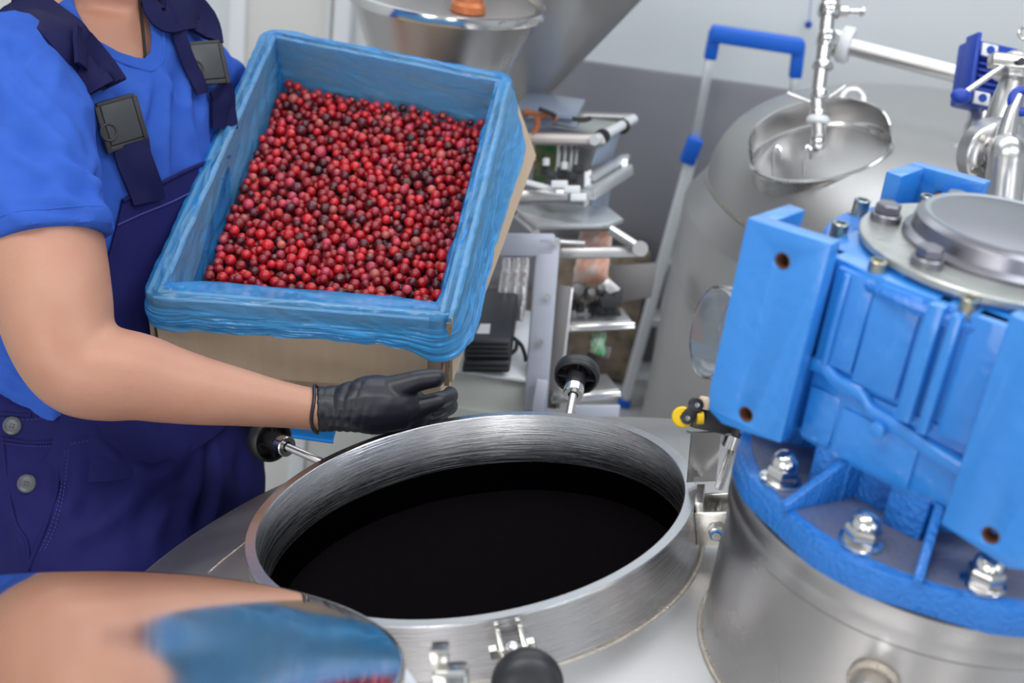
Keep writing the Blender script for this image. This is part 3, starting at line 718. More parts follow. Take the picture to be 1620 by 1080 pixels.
# --- berries: drop spheres one by one onto the heap
poly = inset(Q, .022); poly = [Vector((p.x, p.y, 0)) for p in poly]
def inside(x, y, m):
    ok = np.ones_like(x, bool)
    for i in range(4):
        a, b_ = poly[i], poly[(i+1) % 4]; e = (b_-a).normalized()
        ok &= ((-e.y)*(x-a.x)+e.x*(y-a.y)) > m
    return ok
NB = 7000; bp_ = np.zeros((NB, 3)); br = np.clip(RNG.normal(.0068, .0008, NB), .0050, .0086); Z0 = SURF-.034
xmin = min(p.x for p in poly); xmax = max(p.x for p in poly); ymin = min(p.y for p in poly); ymax = max(p.y for p in poly)
cell = .016; grid = {}
def settle(x, y, r):
    z = Z0+r; ci, cj = int(x/cell), int(y/cell)
    for a in (ci-1, ci, ci+1):
        for b_ in (cj-1, cj, cj+1):
            for k in grid.get((a, b_), ()):
                dx = x-bp_[k, 0]; dy = y-bp_[k, 1]; s = r+br[k]*.985; d2 = dx*dx+dy*dy
                if d2 < s*s:
                    zz = bp_[k, 2]+math.sqrt(s*s-d2)
                    if zz > z: z = zz
    return z
cand = RNG.random((NB, 16, 2)); cnt = 0; top = []
for i in range(NB):
    best = None
    cx = xmin+(xmax-xmin)*cand[i, :, 0]; cy = ymin+(ymax-ymin)*cand[i, :, 1]; ok = inside(cx, cy, br[i])
    for x, y, o_ in zip(cx, cy, ok):
        if not o_: continue
        z = settle(x, y, br[i])
        if best is None or z < best[2]: best = (x, y, z)
    if best is None: br[i] = 0; continue
    # heap height limit: stop covering places that are full
    if best[2] > SURF+.003: br[i] = 0; continue
    bp_[i] = best; grid.setdefault((int(best[0]/cell), int(best[1]/cell)), []).append(i)
idx = [i for i in range(NB) if br[i] > 0]
# hidden ones: covered from above by others
def covered(i):
    x, y, z = bp_[i]; ci, cj = int(x/cell), int(y/cell); c = 0
    for a in (ci-1, ci, ci+1):
        for b_ in (cj-1, cj, cj+1):
            for k in grid.get((a, b_), ()):
                if k != i and bp_[k, 2] > z+br[i]*.9 and (bp_[k, 0]-x)**2+(bp_[k, 1]-y)**2 < (br[i]*1.15)**2: c += 1
    return c
vis = [i for i in idx if bp_[i, 2] > SURF-.024 and covered(i) < 3]
KINDS = [('bright red', (.46, .006, .014), .34), ('deep red', (.25, .004, .012), .36), ('dark maroon', (.075, .005, .012), .17), ('rosy pink', (.44, .035, .07), .11), ('pale orange-pink', (.48, .10, .085), .02), ('almost black', (.018, .006, .009), .01)]
cum = np.cumsum([k[2] for k in KINDS]); kind = np.searchsorted(cum, RNG.random(NB)*cum[-1])
ico = bmesh.new(); bmesh.ops.create_icosphere(ico, subdivisions=3, radius=1.0); ico.verts.ensure_lookup_table(); ico.faces.ensure_lookup_table()
IV = np.array([v.co[:] for v in ico.verts]); IF = np.array([[v.index for v in f.verts] for f in ico.faces]); ico.free()
pole = IV[:, 2]; lon = np.arctan2(IV[:, 1], IV[:, 0])
sh = 1-.10*np.exp(-((1-pole)/.035)**2)+.035*np.exp(-((pole-.90)/.05)**2); scar = np.exp(-((pole-.955)/.035)**2)
BV = IV*sh[:, None]; BV[:, 2] *= .97
def rndrot():
    q = RNG.normal(size=4); q /= np.linalg.norm(q); w, x, y, z = q
    return np.array([[1-2*(y*y+z*z), 2*(x*y-z*w), 2*(x*z+y*w)], [2*(x*y+z*w), 1-2*(x*x+z*z), 2*(y*z-x*w)], [2*(x*z-y*w), 2*(y*z+x*w), 1-2*(x*x+y*y)]])
def bcol(k):
    c = np.array(KINDS[k][1])*RNG.uniform(.72, 1.25); cc = np.clip(c[None, :]*(1-scar[:, None]*.55)+np.array([.45, .24, .14])[None, :]*scar[:, None]*.45, 0, 1)
    return np.concatenate([cc, np.ones((len(cc), 1))], 1)
def berry_mesh(V, Fc, Cc, name):
    me = bpy.data.meshes.new(name); me.vertices.add(len(V)); me.vertices.foreach_set('co', V.ravel().astype(np.float32))
    me.loops.add(Fc.size); me.loops.foreach_set('vertex_index', Fc.ravel().astype(np.int32)); me.polygons.add(len(Fc))
    me.polygons.foreach_set('loop_start', np.arange(0, Fc.size, 3, dtype=np.int32)); me.update(calc_edges=True)
    a = me.color_attributes.new('berry_col', 'FLOAT_COLOR', 'POINT'); a.data.foreach_set('color', Cc.ravel().astype(np.float32))
    me.polygons.foreach_set('use_smooth', [True]*len(me.polygons)); me.materials.append(M_berry); return me
def bdepth(i): return (BM @ Vector(bp_[i])-CAMP).dot(FW)
exposed = [i for i in vis if covered(i) == 0 and inside(np.array([bp_[i, 0]]), np.array([bp_[i, 1]]), br[i])[0]]
def unhid(i):   # in the frame past the front film
    return bp_[i, 1] > Q[0].y+.052 and covered(i) == 0
near = sorted([i for i in exposed if unhid(i)], key=bdepth)[:300]; nearset = set(near)
variants = {k: [berry_mesh(BV*.0068, IF, bcol(k), 'berry') for _ in range(5)] for k in range(len(KINDS))}
for n_, i in enumerate(near):
    k = int(kind[i]); o = bpy.data.objects.new('berry', variants[k][n_ % 5]); COL.objects.link(o)
    R3 = Matrix(rndrot().tolist()).to_4x4(); o.matrix_world = BM @ Matrix.Translation(Vector(bp_[i])) @ R3 @ Matrix.Scale(br[i]/.0068, 4)
    tag(o, 'small %s frozen berry in the front rows of the heap in the blue-lined carton' % KINDS[k][0], 'berry', '%s berries in the front rows' % KINDS[k][0])
rest = [i for i in vis if i not in nearset]; VV = []; FF = []; CCc = []; off = 0
for i in rest:
    VV.append((BV*br[i]) @ rndrot().T+bp_[i]); FF.append(IF+off); CCc.append(bcol(int(kind[i]))); off += len(BV)
me = berry_mesh(np.concatenate(VV), np.concatenate(FF), np.concatenate(CCc), 'berry_heap')
heap = bpy.data.objects.new('berry_heap', me); COL.objects.link(heap); heap.matrix_world = BM; heap['kind'] = 'stuff'
tag(heap, 'heap of red and maroon frozen berries filling the blue-lined carton', 'berries')

# ------------------------------------------------------------------ worker
FD = Vector((.95, -.32, 0)).normalized(); LD = Vector((-FD.y, FD.x, 0))
per = thing('person', 'worker in blue t-shirt, navy bib overalls and black gloves carrying the carton', 'person', (-.47, 1.40, 0))
# torso stations: z, centre x, centre y, lateral half width, depth half width
TS = [(.62, -.470, 1.385, .160, .125), (.74, -.470, 1.390, .180, .135), (.83, -.475, 1.400, .186, .135), (.90, -.492, 1.425, .176, .125), (.96, -.512, 1.455, .162, .116), (1.04, -.540, 1.505, .160, .115),
      (1.13, -.565, 1.560, .172, .118), (1.21, -.580, 1.600, .185, .118), (1.28, -.586, 1.630, .190, .108), (1.33, -.590, 1.650, .172, .092), (1.37, -.592, 1.664, .130, .076), (1.40, -.590, 1.670, .085, .066)]
TZ = [t[0] for t in TS]
def tstat(z): return [float(np.interp(z, TZ, [t[k] for t in TS])) for k in (1, 2, 3, 4)]
def tpt(th, z, off=0):
    """torso surface; th = 0 at front, + towards his left"""
    cx, cy, a, b_ = tstat(z); c, s = math.cos(th), math.sin(th); e = 2/2.4
    x = math.copysign(abs(c)**e, c)*(b_+off); y = math.copysign(abs(s)**e, s)*(a+off)
    return Vector((cx, cy, z))+FD*x+LD*y
def tloft(z0, z1, off=0, n=56, nz_=40, cap=True):
    m = MB(); vs = []; fs = []
    for i in range(nz_+1):
        z = z0+(z1-z0)*i/nz_; vs += [tpt(2*PI*k/n, z, off) for k in range(n)]
    for i in range(nz_):
        for k in range(n): fs.append((i*n+k, i*n+(k+1) % n, (i+1)*n+(k+1) % n, (i+1)*n+k))
    fs.append(tuple(reversed(range(n)))); fs.append(tuple(range(nz_*n, nz_*n+n))); return m.add(vs, fs)
SHR = Vector((-.612, 1.440, 1.300)); SHL = Vector((-.545, 1.815, 1.305))
ELR = W(120, 585, 1.40)
# right arm seen in front: (px, py, depth, radius px)
ARM = [(34, 190, 1.46, 96), (48, 300, 1.43, 96), (66, 400, 1.41, 98), (82, 470, 1.395, 93), (98, 535, 1.39, 84), (124, 580, 1.39, 77), (168, 590, 1.395, 76), (215, 595, 1.40, 70), (270, 608, 1.41, 61), (340, 622, 1.42, 51), (400, 632, 1.43, 43), (450, 640, 1.44, 37), (500, 647, 1.45, 34), (545, 648, 1.455, 33)]
armp = smooth_path([W(a, b_, d) for a, b_, d, r in ARM], 5); armr = smooth_vals([r*d/F for a, b_, d, r in ARM], 5)
body = MB(); body.v += tloft(.70, 1.40).v; body.f += tloft(.70, 1.40).f
body.tube(armp, armr, 28)
body.tube(smooth_path([SHR+LD*.06, SHR, armp[3]], 4), [.055]*9, 20)
larm = smooth_path([SHL-LD*.05, SHL-LD*.02, Vector((-.49, 1.925, 1.19)), Vector((-.44, 2.03, 1.08)), Vector((-.32, 2.06, 1.08)), Vector((-.17, 2.05, 1.12))], 5)
body.tube(larm, smooth_vals([.050, .052, .047, .043, .038, .030], 5), 22)
NK = Vector((-.590, 1.668, 1.37)); HC = Vector((-.525, 1.640, 1.575))
body.tube(smooth_path([NK-Vector((0, 0, .05)), NK+Vector((.005, 0, .03)), HC-Vector((.015, 0, .05))], 5), smooth_vals([.085, .060, .056], 5), 24)
hr = rotaxes(FD*.93-Vector((0, 0, .36)), (0, 0, 1)); 
def H(x, y, z): return HC+hr@Vector((x, y, z))
body.ball(H(-.012, 0, .028), .094, 28, 20, (1.02, .80, .98), hr); body.ball(H(.028, 0, -.028), .074, 24, 16, (.82, .82, 1.10), hr); body.ball(H(.052, 0, -.085), .032, 16, 12, (.9, 1.15, .75), hr)
body.tube([H(.088, 0, .020), H(.103, 0, -.008), H(.112, 0, -.026)], [.008, .0105, .013], 12)
for s in (-1, 1):
    body.ball(H(.058, s*.034, -.028), .026, 14, 10, (.8, 1, 1), hr); body.ball(H(-.010, s*.078, -.008), .028, 14, 10, (.6, .28, 1.1), hr)
body.ball(H(.084, 0, .038), .030, 14, 10, (.45, 1.9, .35), hr)
# legs (inside the overalls)
for s in (-1, 1):
    hip = Vector((-.47, 1.39, .78))+LD*(s*.09)
    body.tube(smooth_path([hip, hip+Vector((.015, -.01, -.33)), hip+Vector((0, 0, -.70))], 5), smooth_vals([.078, .055, .04], 5), 20)
bme = remesh(body, .0055, 5, .5, 'body')
displace(bme, lambda p, n: .0016*noise.noise(p*11)+.0007*noise.noise(p*32))
obj('body', bme, M_skin, per, smooth=80)
for s in (-1, 1):
    e = obj('eye', MB().ball(H(.078, s*.030, .004), .0125, 18, 12), mat('eye_white', (.75, .72, .70), .2), per)
    obj('iris', MB().ball(H(.0855, s*.030, .002), .0062, 14, 10), M_hair, e)
    obj('eyebrow', MB().tube([H(.090, s*.012, .030), H(.092, s*.030, .035), H(.080, s*.050, .028)], [.003, .004, .002], 8), M_hair, per)
obj('mouth', MB().tube([H(.086, -.024, -.058), H(.095, -.010, -.055), H(.097, 0, -.057), H(.095, .010, -.055), H(.086, .024, -.058)], [.003, .006, .0055, .006, .003], 10), M_lip, per)
hm = MB().ball(H(-.022, 0, .040), .102, 32, 22, (1.03, .84, .99), hr)
hv = []
cutz = MB().box(H(.090, 0, -.06), (.18, .30, .16), hr)
hme = boolean(hm.mesh('hair'), cutz, 'hair'); obj('hair', hme, M_hair, per, smooth=80)
# cord necklace
bvb = bvh_of(bme, frame(per))
obj_cord = None

# t-shirt
ts = tloft(.93, 1.392, .010); sl = []
shp = smooth_path([W(6, 92, 1.52), W(34, 190, 1.46), W(46, 280, 1.43), W(62, 350, 1.415), W(70, 388, 1.41)], 6)
shr_ = smooth_vals([.072, .077, .0785, .0775, .0765], 6)
ts.tube(shp, shr_, 36)
ts.tube(smooth_path([SHR+LD*.09+Vector((0, 0, .0)), SHR+Vector((0, 0, .0)), shp[8]], 5), [.066]*11, 28)
ts.tube([SHL-LD*.08, SHL-LD*.02, Vector((-.508, 1.880, 1.24)), Vector((-.485, 1.93, 1.16))], [.058, .057, .057, .056], 28)
ts.tube(smooth_path([Vector((-.60, 1.56, 1.35)), Vector((-.592, 1.668, 1.372)), Vector((-.56, 1.78, 1.35))], 4), [.048, .062, .048, .05, .06, .06, .06, .05, .048][:9], 24)
tme = remesh(ts, .0055, 8, .6, 't_shirt')
hemc = W(72, 392, 1.41); hemd = (shp[-1]-shp[-8]).normalized()
# cloth folds: ridges running from the armpit and across the chest
def ridged(p, s, ax, k):
    q = p-ax*(p.dot(ax))*(1-1/k); return 1-abs(noise.noise(q*s))*2.2
foldax = (W(150, 320, 1.5)-W(20, 200, 1.5)).normalized(); chestax = (W(200, 330, 1.6)-W(250, 120, 1.6)).normalized()
def creases(lines, bv):
    out_ = []
    for (x0, y0), (x1, y1), w_, amp in lines:
        a, b_ = cast(x0, y0, bv), cast(x1, y1, bv)
        if a is None or b_ is None: continue
        sd = (b_-a).cross(raydir(x0, y0)).normalized(); out_.append((a, b_-a, sd, w_, amp))
    def f(p):
        d = 0
        for a, e, sd, w_, amp in out_:
            t = (p-a).dot(e)/e.dot(e)
            if -.25 < t < 1.25:
                q = p-(a+e*t); dd = q.length
                if dd < w_*5:
                    q2 = q.dot(sd)+w_*.9*math.sin(t*4+a.x*40); fade = math.exp(-((t-.5)/.45)**4)
                    d += amp*fade*(math.exp(-(q2/w_)**2)-.75*math.exp(-((q2-w_*1.9)/w_)**2))*math.exp(-(dd/(w_*4))**4)
        return d
    return f
def cast(px, py, bv=None, off=0):
    r = raydir(px, py); h = bv.ray_cast(CAMP+r*.5, r)
    if h[0] is None: return None
    n = h[1] if h[1].dot(r) < 0 else -h[1]; return h[0]+n*off
crs = creases([((8, 110), (118, 300), .010, .006), ((60, 150), (152, 292), .008, .007), ((-5, 210), (110, 332), .009, .005), ((75, 262), (163, 300), .006, .008), ((30, 320), (162, 330), .008, .005),
               ((196, 160), (236, 300), .007, .005), ((256, 108), (268, 300), .007, .006), ((228, 112), (214, 290), .006, .005), ((296, 130), (302, 240), .007, .006), ((350, 10), (352, 120), .006, .005),
               ((110, 60), (175, 130), .007, .005), ((0, 50), (60, 170), .008, .005), ((5, 345), (150, 352), .005, .003), ((140, 240), (160, 345), .006, .008), ((240, 120), (300, 170), .007, .004),
               ((2, 545), (60, 610), .006, .006), ((0, 590), (40, 640), .006, .005)], bvh_of(tme))
def shirt_fold(p, n):
    return shirt_fold_base(p, n)+crs(p)
def shirt_fold_base(p, n):
    inarm = max(0, min(1, (1.52-p.y)/.06))
    w = .5+.8*noise.noise(p*6+Vector((5, 5, 5)))
    low = 1-.85*max(0, min(1, (1.03-p.z)/.04))
    return low*(.016*w*(ridged(p, 13, foldax, 5)-.35)*inarm+.016*w*(ridged(p+Vector((3, 1, 2)), 12, chestax, 5.5)-.35)*(1-inarm)
            +.0050*(ridged(p+Vector((1, 7, 2)), 24, chestax, 3)-.35)+.0012*noise.noise(p*45))
displace(tme, shirt_fold)
cutn = MB()
npoly = [(96, -40), (112, 8), (130, 42), (155, 68), (190, 88), (222, 99), (238, 101), (249, 90), (252, 62), (246, 20), (238, -40)]
cutn.prism([W(x, y, 1.40) for x, y in npoly], W(170, 40, 1.78)-W(170, 40, 1.40))
tme = boolean(tme, cutn, 't_shirt')
cutw = MB().box(hemc+hemd*.16, (.32, .34, .34), rotaxes(hemd, (0, 0, 1)))
tme = boolean(tme, cutw, 't_shirt')
shirt = obj('t_shirt', tme, M_shirt, per, smooth=60)
bvs = bvh_of(tme, frame(per))
def snap(p, off, bv=None):
    loc, n, i, d = (bv or bvs).find_nearest(p); return loc+n*off, n
def cast(px, py, bv=None, off=0):
    r = raydir(px, py); h = (bv or bvs).ray_cast(CAMP+r*.5, r)
    if h[0] is None: return None
    n = h[1] if h[1].dot(r) < 0 else -h[1]; return h[0]+n*off
# neckline rib and hem rib
def ribbon_px(pts, rad, m, parent, name, off=.001, bv=None, n=8, flat=1.0, sub=5):
    P_ = [cast(x, y, bv, off) for x, y in pts]; P_ = [p for p in P_ if p is not None]
    if len(P_) < 2: return None
    P_ = smooth_path(P_, sub); return obj(name, MB().tube(P_, rad, n, flat=flat), m, parent)
ribn = [(104, 0), (124, 45), (149, 75), (188, 96), (222, 108), (241, 111), (256, 98), (260, 66), (254, 20), (248, -10)]
ribbon_px(ribn, .0026, M_shirt, shirt, 'neck_seam', -.0008)
hp = []
for k in range(40):
    a = 2*PI*k/40; q = hemd.to_track_quat('Z', 'Y').to_matrix(); d = q@Vector((math.cos(a), math.sin(a), 0))
    h = bvs.ray_cast(hemc-hemd*.016+d*.2, -d)
    if h[0] is not None and (h[0]-hemc).length < .13: hp.append(h[0]-d*.0004)
if len(hp) > 3: obj('sleeve_hem', MB().tube(hp+[hp[0]], .0016, 6), M_shirt, shirt)
# necklace cord on the chest skin
cp_ = [cast(x, y, bvb, .002) for x, y in ((219, -20), (220, 5), (222, 30), (225, 55), (227, 78), (228, 92))]
cp_ = [p for p in cp_ if p is not None]
if len(cp_) > 2: obj('neck_cord', MB().tube(smooth_path(cp_, 6), .0021, 8), M_cord, per)

# overalls: trousers, bib, waistband, straps
pm = tloft(.60, .985, .018)
for s in (-1, 1):
    hip = Vector((-.465, 1.39, .80))+LD*(s*.092)
    pm.tube(smooth_path([hip, hip+Vector((.02, -.01, -.25)), hip+Vector((.01, 0, -.50)), hip+Vector((0, 0, -.70))], 5), smooth_vals([.092, .090, .080, .083], 5), 26)
pme = remesh(pm, .0065, 10, .6, 'trousers')
drp = Vector((.25, .1, -1)).normalized()
crp = creases([((205, 770), (335, 700), .012, .006), ((150, 705), (300, 745), .012, .006), ((110, 870), (240, 725), .013, .007), ((326, 690), (322, 840), .007, -.012), ((300, 850), (318, 700), .010, .006),
               ((62, 725), (84, 805), .008, .005), ((350, 700), (372, 790), .010, .006), ((230, 880), (300, 780), .012, .006), ((20, 800), (35, 890), .007, .005), ((120, 720), (125, 850), .010, .004)], bvh_of(pme))
displace(pme, lambda p, n: crp(p)+.0085*(.6+.7*noise.noise(p*5))*(ridged(p, 8, drp, 3.6)-.4)+.0030*(ridged(p+Vector((4, 0, 1)), 19, drp, 2.5)-.4)+.0012*noise.noise(p*34))
over = obj('overalls', pme, M_navy, per, smooth=80)
bvp = bvh_of(pme, frame(per))
# analytic torso BVH, to read where picture lines fall on the chest
tl = tloft(.7, 1.39, .016).mesh('t'); bvt = bvh_of(tl)
def thz(p):
    cx, cy, a, b_ = tstat(p.z); v = p-Vector((cx, cy, p.z)); e = 2.4/2
    c = v.dot(FD)/b_; s = v.dot(LD)/a; return math.atan2(math.copysign(abs(s)**e, s), math.copysign(abs(c)**e, c))
h1 = cast(188, 318, bvt); h2 = cast(56, 648, bvt); h3 = cast(330, 245, bvt)
th1 = abs(thz(h1)) if h1 else .6; z1b = h1.z if h1 else 1.22; th2 = abs(thz(h2)) if h2 else 1.3; z2b = .955
bib = []; NBR = 34
for i in range(NBR+1):
    t = i/NBR; row = []
    thm = th1+(th2-th1)*(1-t)**1.15
    for k in range(49):
        s = -1+2*k/48; zt_ = z1b+.012*(1-s*s); z = z2b-.03+(zt_-z2b+.03)*t
        p = tpt(s*thm, z, .020); p += (p-Vector((*tstat(z)[:2], z))).normalized()*.003*(ridged(p, 10, Vector((0, 0, 1)), 3)-.4); row.append(p)
    bib.append(row)
bibo = obj('bib', MB().sheet(bib, .004), M_navy, over, smooth=60)
obj('bib_hem', MB().tube([p+(p-Vector((*tstat(p.z)[:2], p.z))).normalized()*.0005 for p in bib[NBR]], .0028, 8), M_navy, over)
obj('bib_hem', MB().tube([p+(p-Vector((*tstat(p.z)[:2], p.z))).normalized()*.0012 for p in bib[NBR-3]], .0011, 6), M_stitch, over)
def ribbon(pts, width, off, thick, m, parent, name, bv=None, wfun=None, sub=6):
    """flat band along surface points; pts world; snapped to the surface"""
    P_ = smooth_path(pts, sub); S_ = [snap(p, off, bv) for p in P_]; rows = []
    for _ in range(6): S_ = [S_[0]]+[((S_[i-1][0]+S_[i][0]*2+S_[i+1][0])/4, S_[i][1]) for i in range(1, len(S_)-1)]+[S_[-1]]
    S_ = [(p+n*.002, n) for p, n in S_]
    for i in range(len(S_)):
        a = S_[max(i-1, 0)][0]; b_ = S_[min(i+1, len(S_)-1)][0]; t = (b_-a).normalized()
        n = sum((S_[j][1] for j in range(max(0, i-7), min(len(S_), i+8))), Vector()).normalized()
        vd = (S_[i][0]-CAMP).normalized()
        if n.dot(vd) < .35: n = (n-vd*1.3).normalized()
        w = n.cross(t).normalized()*(width*(wfun(i/(len(S_)-1)) if wfun else 1)/2)
        row = []
        for k in range(-4, 5):
            p = S_[i][0]+w*k/4+n*(.0018*math.cos(k/4*PI/2)); q, _ = snap(p+n*.012, 0, bv); lift = (q-p).dot(n)+off*.6
            row.append(p+n*max(0, min(.03, lift)) if (q-p).length < .05 else p)
        rows.append(row)
    for _ in range(2): rows = [rows[0]]+[[(rows[i-1][k]+rows[i][k]*2+rows[i+1][k])/4 for k in range(9)] for i in range(1, len(rows)-1)]+[rows[-1]]
    return obj(name, MB().sheet(rows, thick), m, parent, smooth=60)
def px_pts(L_, fall=1.6):
    out_ = []
    for x, y in L_:
        p = cast(x, y); out_.append(p if p is not None else W(x, y, fall))
    return out_
# right strap (screen left): wide padded part, lower narrow tab
ribbon(px_pts([(-60, -60), (-10, -22), (40, 18), (90, 62), (128, 104), (158, 146)]), .062, .007, .006, M_navyS, over, 'strap')
ribbon(px_pts([(98, 78), (118, 98), (138, 120), (154, 146)]), .050, .011, .005, M_navyS, over, 'strap_fold')
ribbon(px_pts([(201, 228), (208, 246), (216, 275), (222, 318)]), .044, .008, .004, M_navyS, over, 'strap_tab')
ribbon(px_pts([(280, -60), (288, -20), (298, 20), (312, 66)]), .056, .007, .006, M_navyS, over, 'strap')
ribbon(px_pts([(331, 138), (336, 160), (340, 185), (342, 205)]), .044, .008, .004, M_navyS, over, 'strap_tab')
ribbon(px_pts([(266, -10), (272, 40), (290, 100), (312, 150)]), .022, .004, .003, M_navyS, over, 'strap_fold')
# back straps crossing down the back
for s in (-1, 1):
    ribbon([tpt(s*1.9, 1.33, .02), tpt(s*2.4, 1.25, .02), tpt(s*2.75, 1.12, .02), tpt(PI*s*.97, .98, .02)], .045, .006, .004, M_navyS, over, 'strap')
def buckle(cx, cy, ang, sc=1.0):
    p = cast(cx, cy) or W(cx, cy, 1.55)
    _, n = snap(p, 0); n = (n*.6-raydir(cx, cy)*.6).normalized(); p = p+n*.010
    dv = (RT*math.cos(ang)-UP*math.sin(ang)); dv = (dv-n*dv.dot(n)).normalized(); w = n.cross(dv); Mx = Matrix((dv, w, n)).transposed()
    m = MB(); m.box(p, (.050*sc, .044*sc, .007), Mx); b1 = obj('buckle', m, M_buckle, over, bevel=.0015)
    m = MB()
    for s in (-1, 1):
        m.box(p+w*(s*.026*sc)+dv*.004-n*.001, (.058*sc, .007*sc, .009), Mx)
    m.box(p+dv*(-.026*sc)-n*.001, (.006*sc, .052*sc, .009), Mx); m.box(p+dv*(.029*sc)-n*.002, (.007*sc, .050*sc, .008), Mx)
    obj('buckle_frame', m, M_blackS, b1, bevel=.0015)
    m = MB().torus(p-w*(.021*sc)*(1 if (-w).dot(RT) < 0 else -1)+dv*.008+n*.0030, n, .0100*sc, .0020, 28, 8); obj('release_ring', m, M_blackS, b1)
buckle(185, 192, math.radians(62)); buckle(322, 100, math.radians(74), .95)
# waistband, placket edge, pocket piping, stitches and buttons on the near hip
ribbon_px([(-30, 652), (0, 654), (25, 656), (50, 657)], .0028, M_navy, over, 'waistband_edge', 0, bvp)
ribbon_px([(-30, 690), (5, 694), (50, 700), (90, 698), (130, 692), (175, 683), (215, 672), (250, 660)], .0022, M_navy, over, 'waistband_seam', 0, bvp)
ribbon_px([(97, 700), (93, 740), (88, 780), (76, 820), (60, 862), (46, 896), (40, 915)], .0030, M_navy, over, 'pocket_piping', 0, bvp)
ribbon_px([(4, 690), (8, 730), (16, 790), (26, 830), (42, 856), (46, 890)], .0024, M_navy, over, 'placket_edge', 0, bvp)
st = MB()
def stitch_line(L_, gap=3):
    P_ = [cast(x, y, bvp, .0012) for x, y in L_]; P_ = [p for p in P_ if p is not None]
    if len(P_) < 2: return
    P_ = smooth_path(P_, 14)
    for i in range(0, len(P_)-1, 2): st.cyl(P_[i], P_[i].lerp(P_[i+1], .8), .0006, n=5)
stitch_line([(5, 700), (30, 704), (60, 706), (92, 705), (130, 699), (175, 690), (215, 678)])
stitch_line([(0, 660), (50, 664), (90, 656), (120, 650)])
stitch_line([(104, 712), (100, 750), (94, 792), (80, 836), (64, 872)]); stitch_line([(109, 712), (105, 752), (99, 794), (86, 838), (70, 872)])
so = obj('stitching', st, M_stitch, over); so['kind'] = 'stuff'
for x, y in ((21, 673), (44, 765)):
    p = cast(x, y, bvp, .001) or W(x, y, 1.5); r = raydir(x, y); _, n = snap(p, 0, bvp); n = (n-r).normalized()
    b1 = obj('button', MB().lathe([(0, 0), (.0100, 0), (.0112, .0012), (.0112, .0030), (.0100, .0042), (.0086, .0034), (.0060, .0028), (0, .0028)], p, n, 36), M_button, over)
    q = n.to_track_quat('Z', 'Y').to_matrix(); hh = MB()
    for k in range(4):
        a = k*PI/2+.6; hh.cyl(p+n*.0026+q@Vector((math.cos(a)*.0024, math.sin(a)*.0024, 0)), p+n*.0031+q@Vector((math.cos(a)*.0024, math.sin(a)*.0024, 0)), .0011, n=10)
    obj('button_holes', hh, M_blackS, b1)
# boots
for s in (-1, 1):
    hip = Vector((-.47, 1.39, 0))+LD*(s*.092)
    bt = MB(); bt.ball(hip+FD*.06+Vector((0, 0, .045)), .06, 20, 12, (2.1, .8, .8), rotaxes(FD, (0, 0, 1))); bt.cyl(hip+Vector((0, 0, .04)), hip+Vector((0, 0, .14)), .052, .05)
    obj('boot', remesh(bt, .006, 4, .5, 'boot'), M_black, per, smooth=80)

# gloves: hand built of palm, thumb and four fingers
def hand(parts_, m, name, cuff=None, vox=.0021):
    g = MB()
    for pts, rad, flat, fd in parts_:
        sp = smooth_path(pts, 5); g.tube(sp, smooth_vals(rad, 5), 18, flat=flat, fdir=fd)
        g.ball(sp[-1], rad[-1]*1.0, 14, 10)
    return remesh(g, vox, 7, .5, name)
D = 1.452
parts_ = [
 ([W(503, 647, 1.45), W(530, 646, D), W(560, 643, D), W(590, 640, D+.004), W(625, 640, D+.014)], [.0262, .0262, .0300, .0350, .0320], 1.0, FW),
 ([W(585, 630, D), W(620, 640, D+.012), W(650, 650, D+.03)], [.027, .031, .026], .9, FW),
 ([W(600, 622, D+.0), W(630, 612, D-.002), W(662, 602, D-.003), W(690, 597, D-.001)], [.0185, .0150, .0125, .0112], 1.0, FW),
 ([W(640, 645, D+.015), W(668, 641, D+.012), W(695, 633, D+.016), W(711, 627, D+.034), W(712, 622, D+.056)], [.0155, .0120, .0105, .0098, .0090], 1.0, FW),
 ([W(640, 658, D+.035), W(672, 655, D+.034), W(700, 648, D+.038), W(712, 642, D+.058), W(710, 636, D+.075)], [.0150, .0118, .0105, .0098, .0090], 1.0, FW),
 ([W(630, 668, D+.055), W(664, 668, D+.058), W(692, 662, D+.066), W(700, 652, D+.085)], [.0140, .0112, .0100, .0090], 1.0, FW),
 ([W(615, 674, D+.072), W(645, 677, D+.080), W(668, 673, D+.092)], [.0125, .0098, .0085], 1.0, FW)]
gme = hand(parts_, M_glove, 'glove')
wr0 = W(500, 647, 1.45); wdir = (W(600, 640, 1.45)-wr0).normalized(); wk = W(545, 645, 1.45)
fan = W(575, 700, 1.45)
def glove_fold(p, n):
    a = (p-wr0).dot(wdir); h = (p-wr0).dot(UP); d = .0005*noise.noise(p*70)
    if a < .075:
        t = max(0, min(1, (.075-a)/.035)); ph = a*(1-h*7)*560+noise.noise(p*40)*3.0
        d += .0016*t*(abs(math.sin(ph*.5))**.6-.6)+.0006*t*noise.noise(p*110)
    return d
displace(gme, glove_fold)
gl = obj('glove', gme, M_glove, per, smooth=80)
cf = [wr0+(wdir*(.0015*math.sin(3*a))+UP*math.sin(a)*.0272-FW*math.cos(a)*.0272) for a in [2*PI*k/48 for k in range(49)]]
obj('glove_cuff', MB().tube(cf, .0021, 8), M_glove, gl)
LH = Vector((-.17, 2.05, 1.12))
lp = [([LH-Vector((.02, 0, 0)), LH+Vector((.04, -.012, -.005)), LH+Vector((.085, -.022, -.015))], [.027, .033, .03], .8, Vector((0, 1, 0)))]
for k in range(4):
    o_ = Vector((.07, -.028, .012-.020*k)); lp.append(([LH+o_, LH+o_+Vector((.04, -.016, -.002)), LH+o_+Vector((.07, -.030, -.004))], [.013, .0105, .009], 1, Vector((0, 1, 0))))
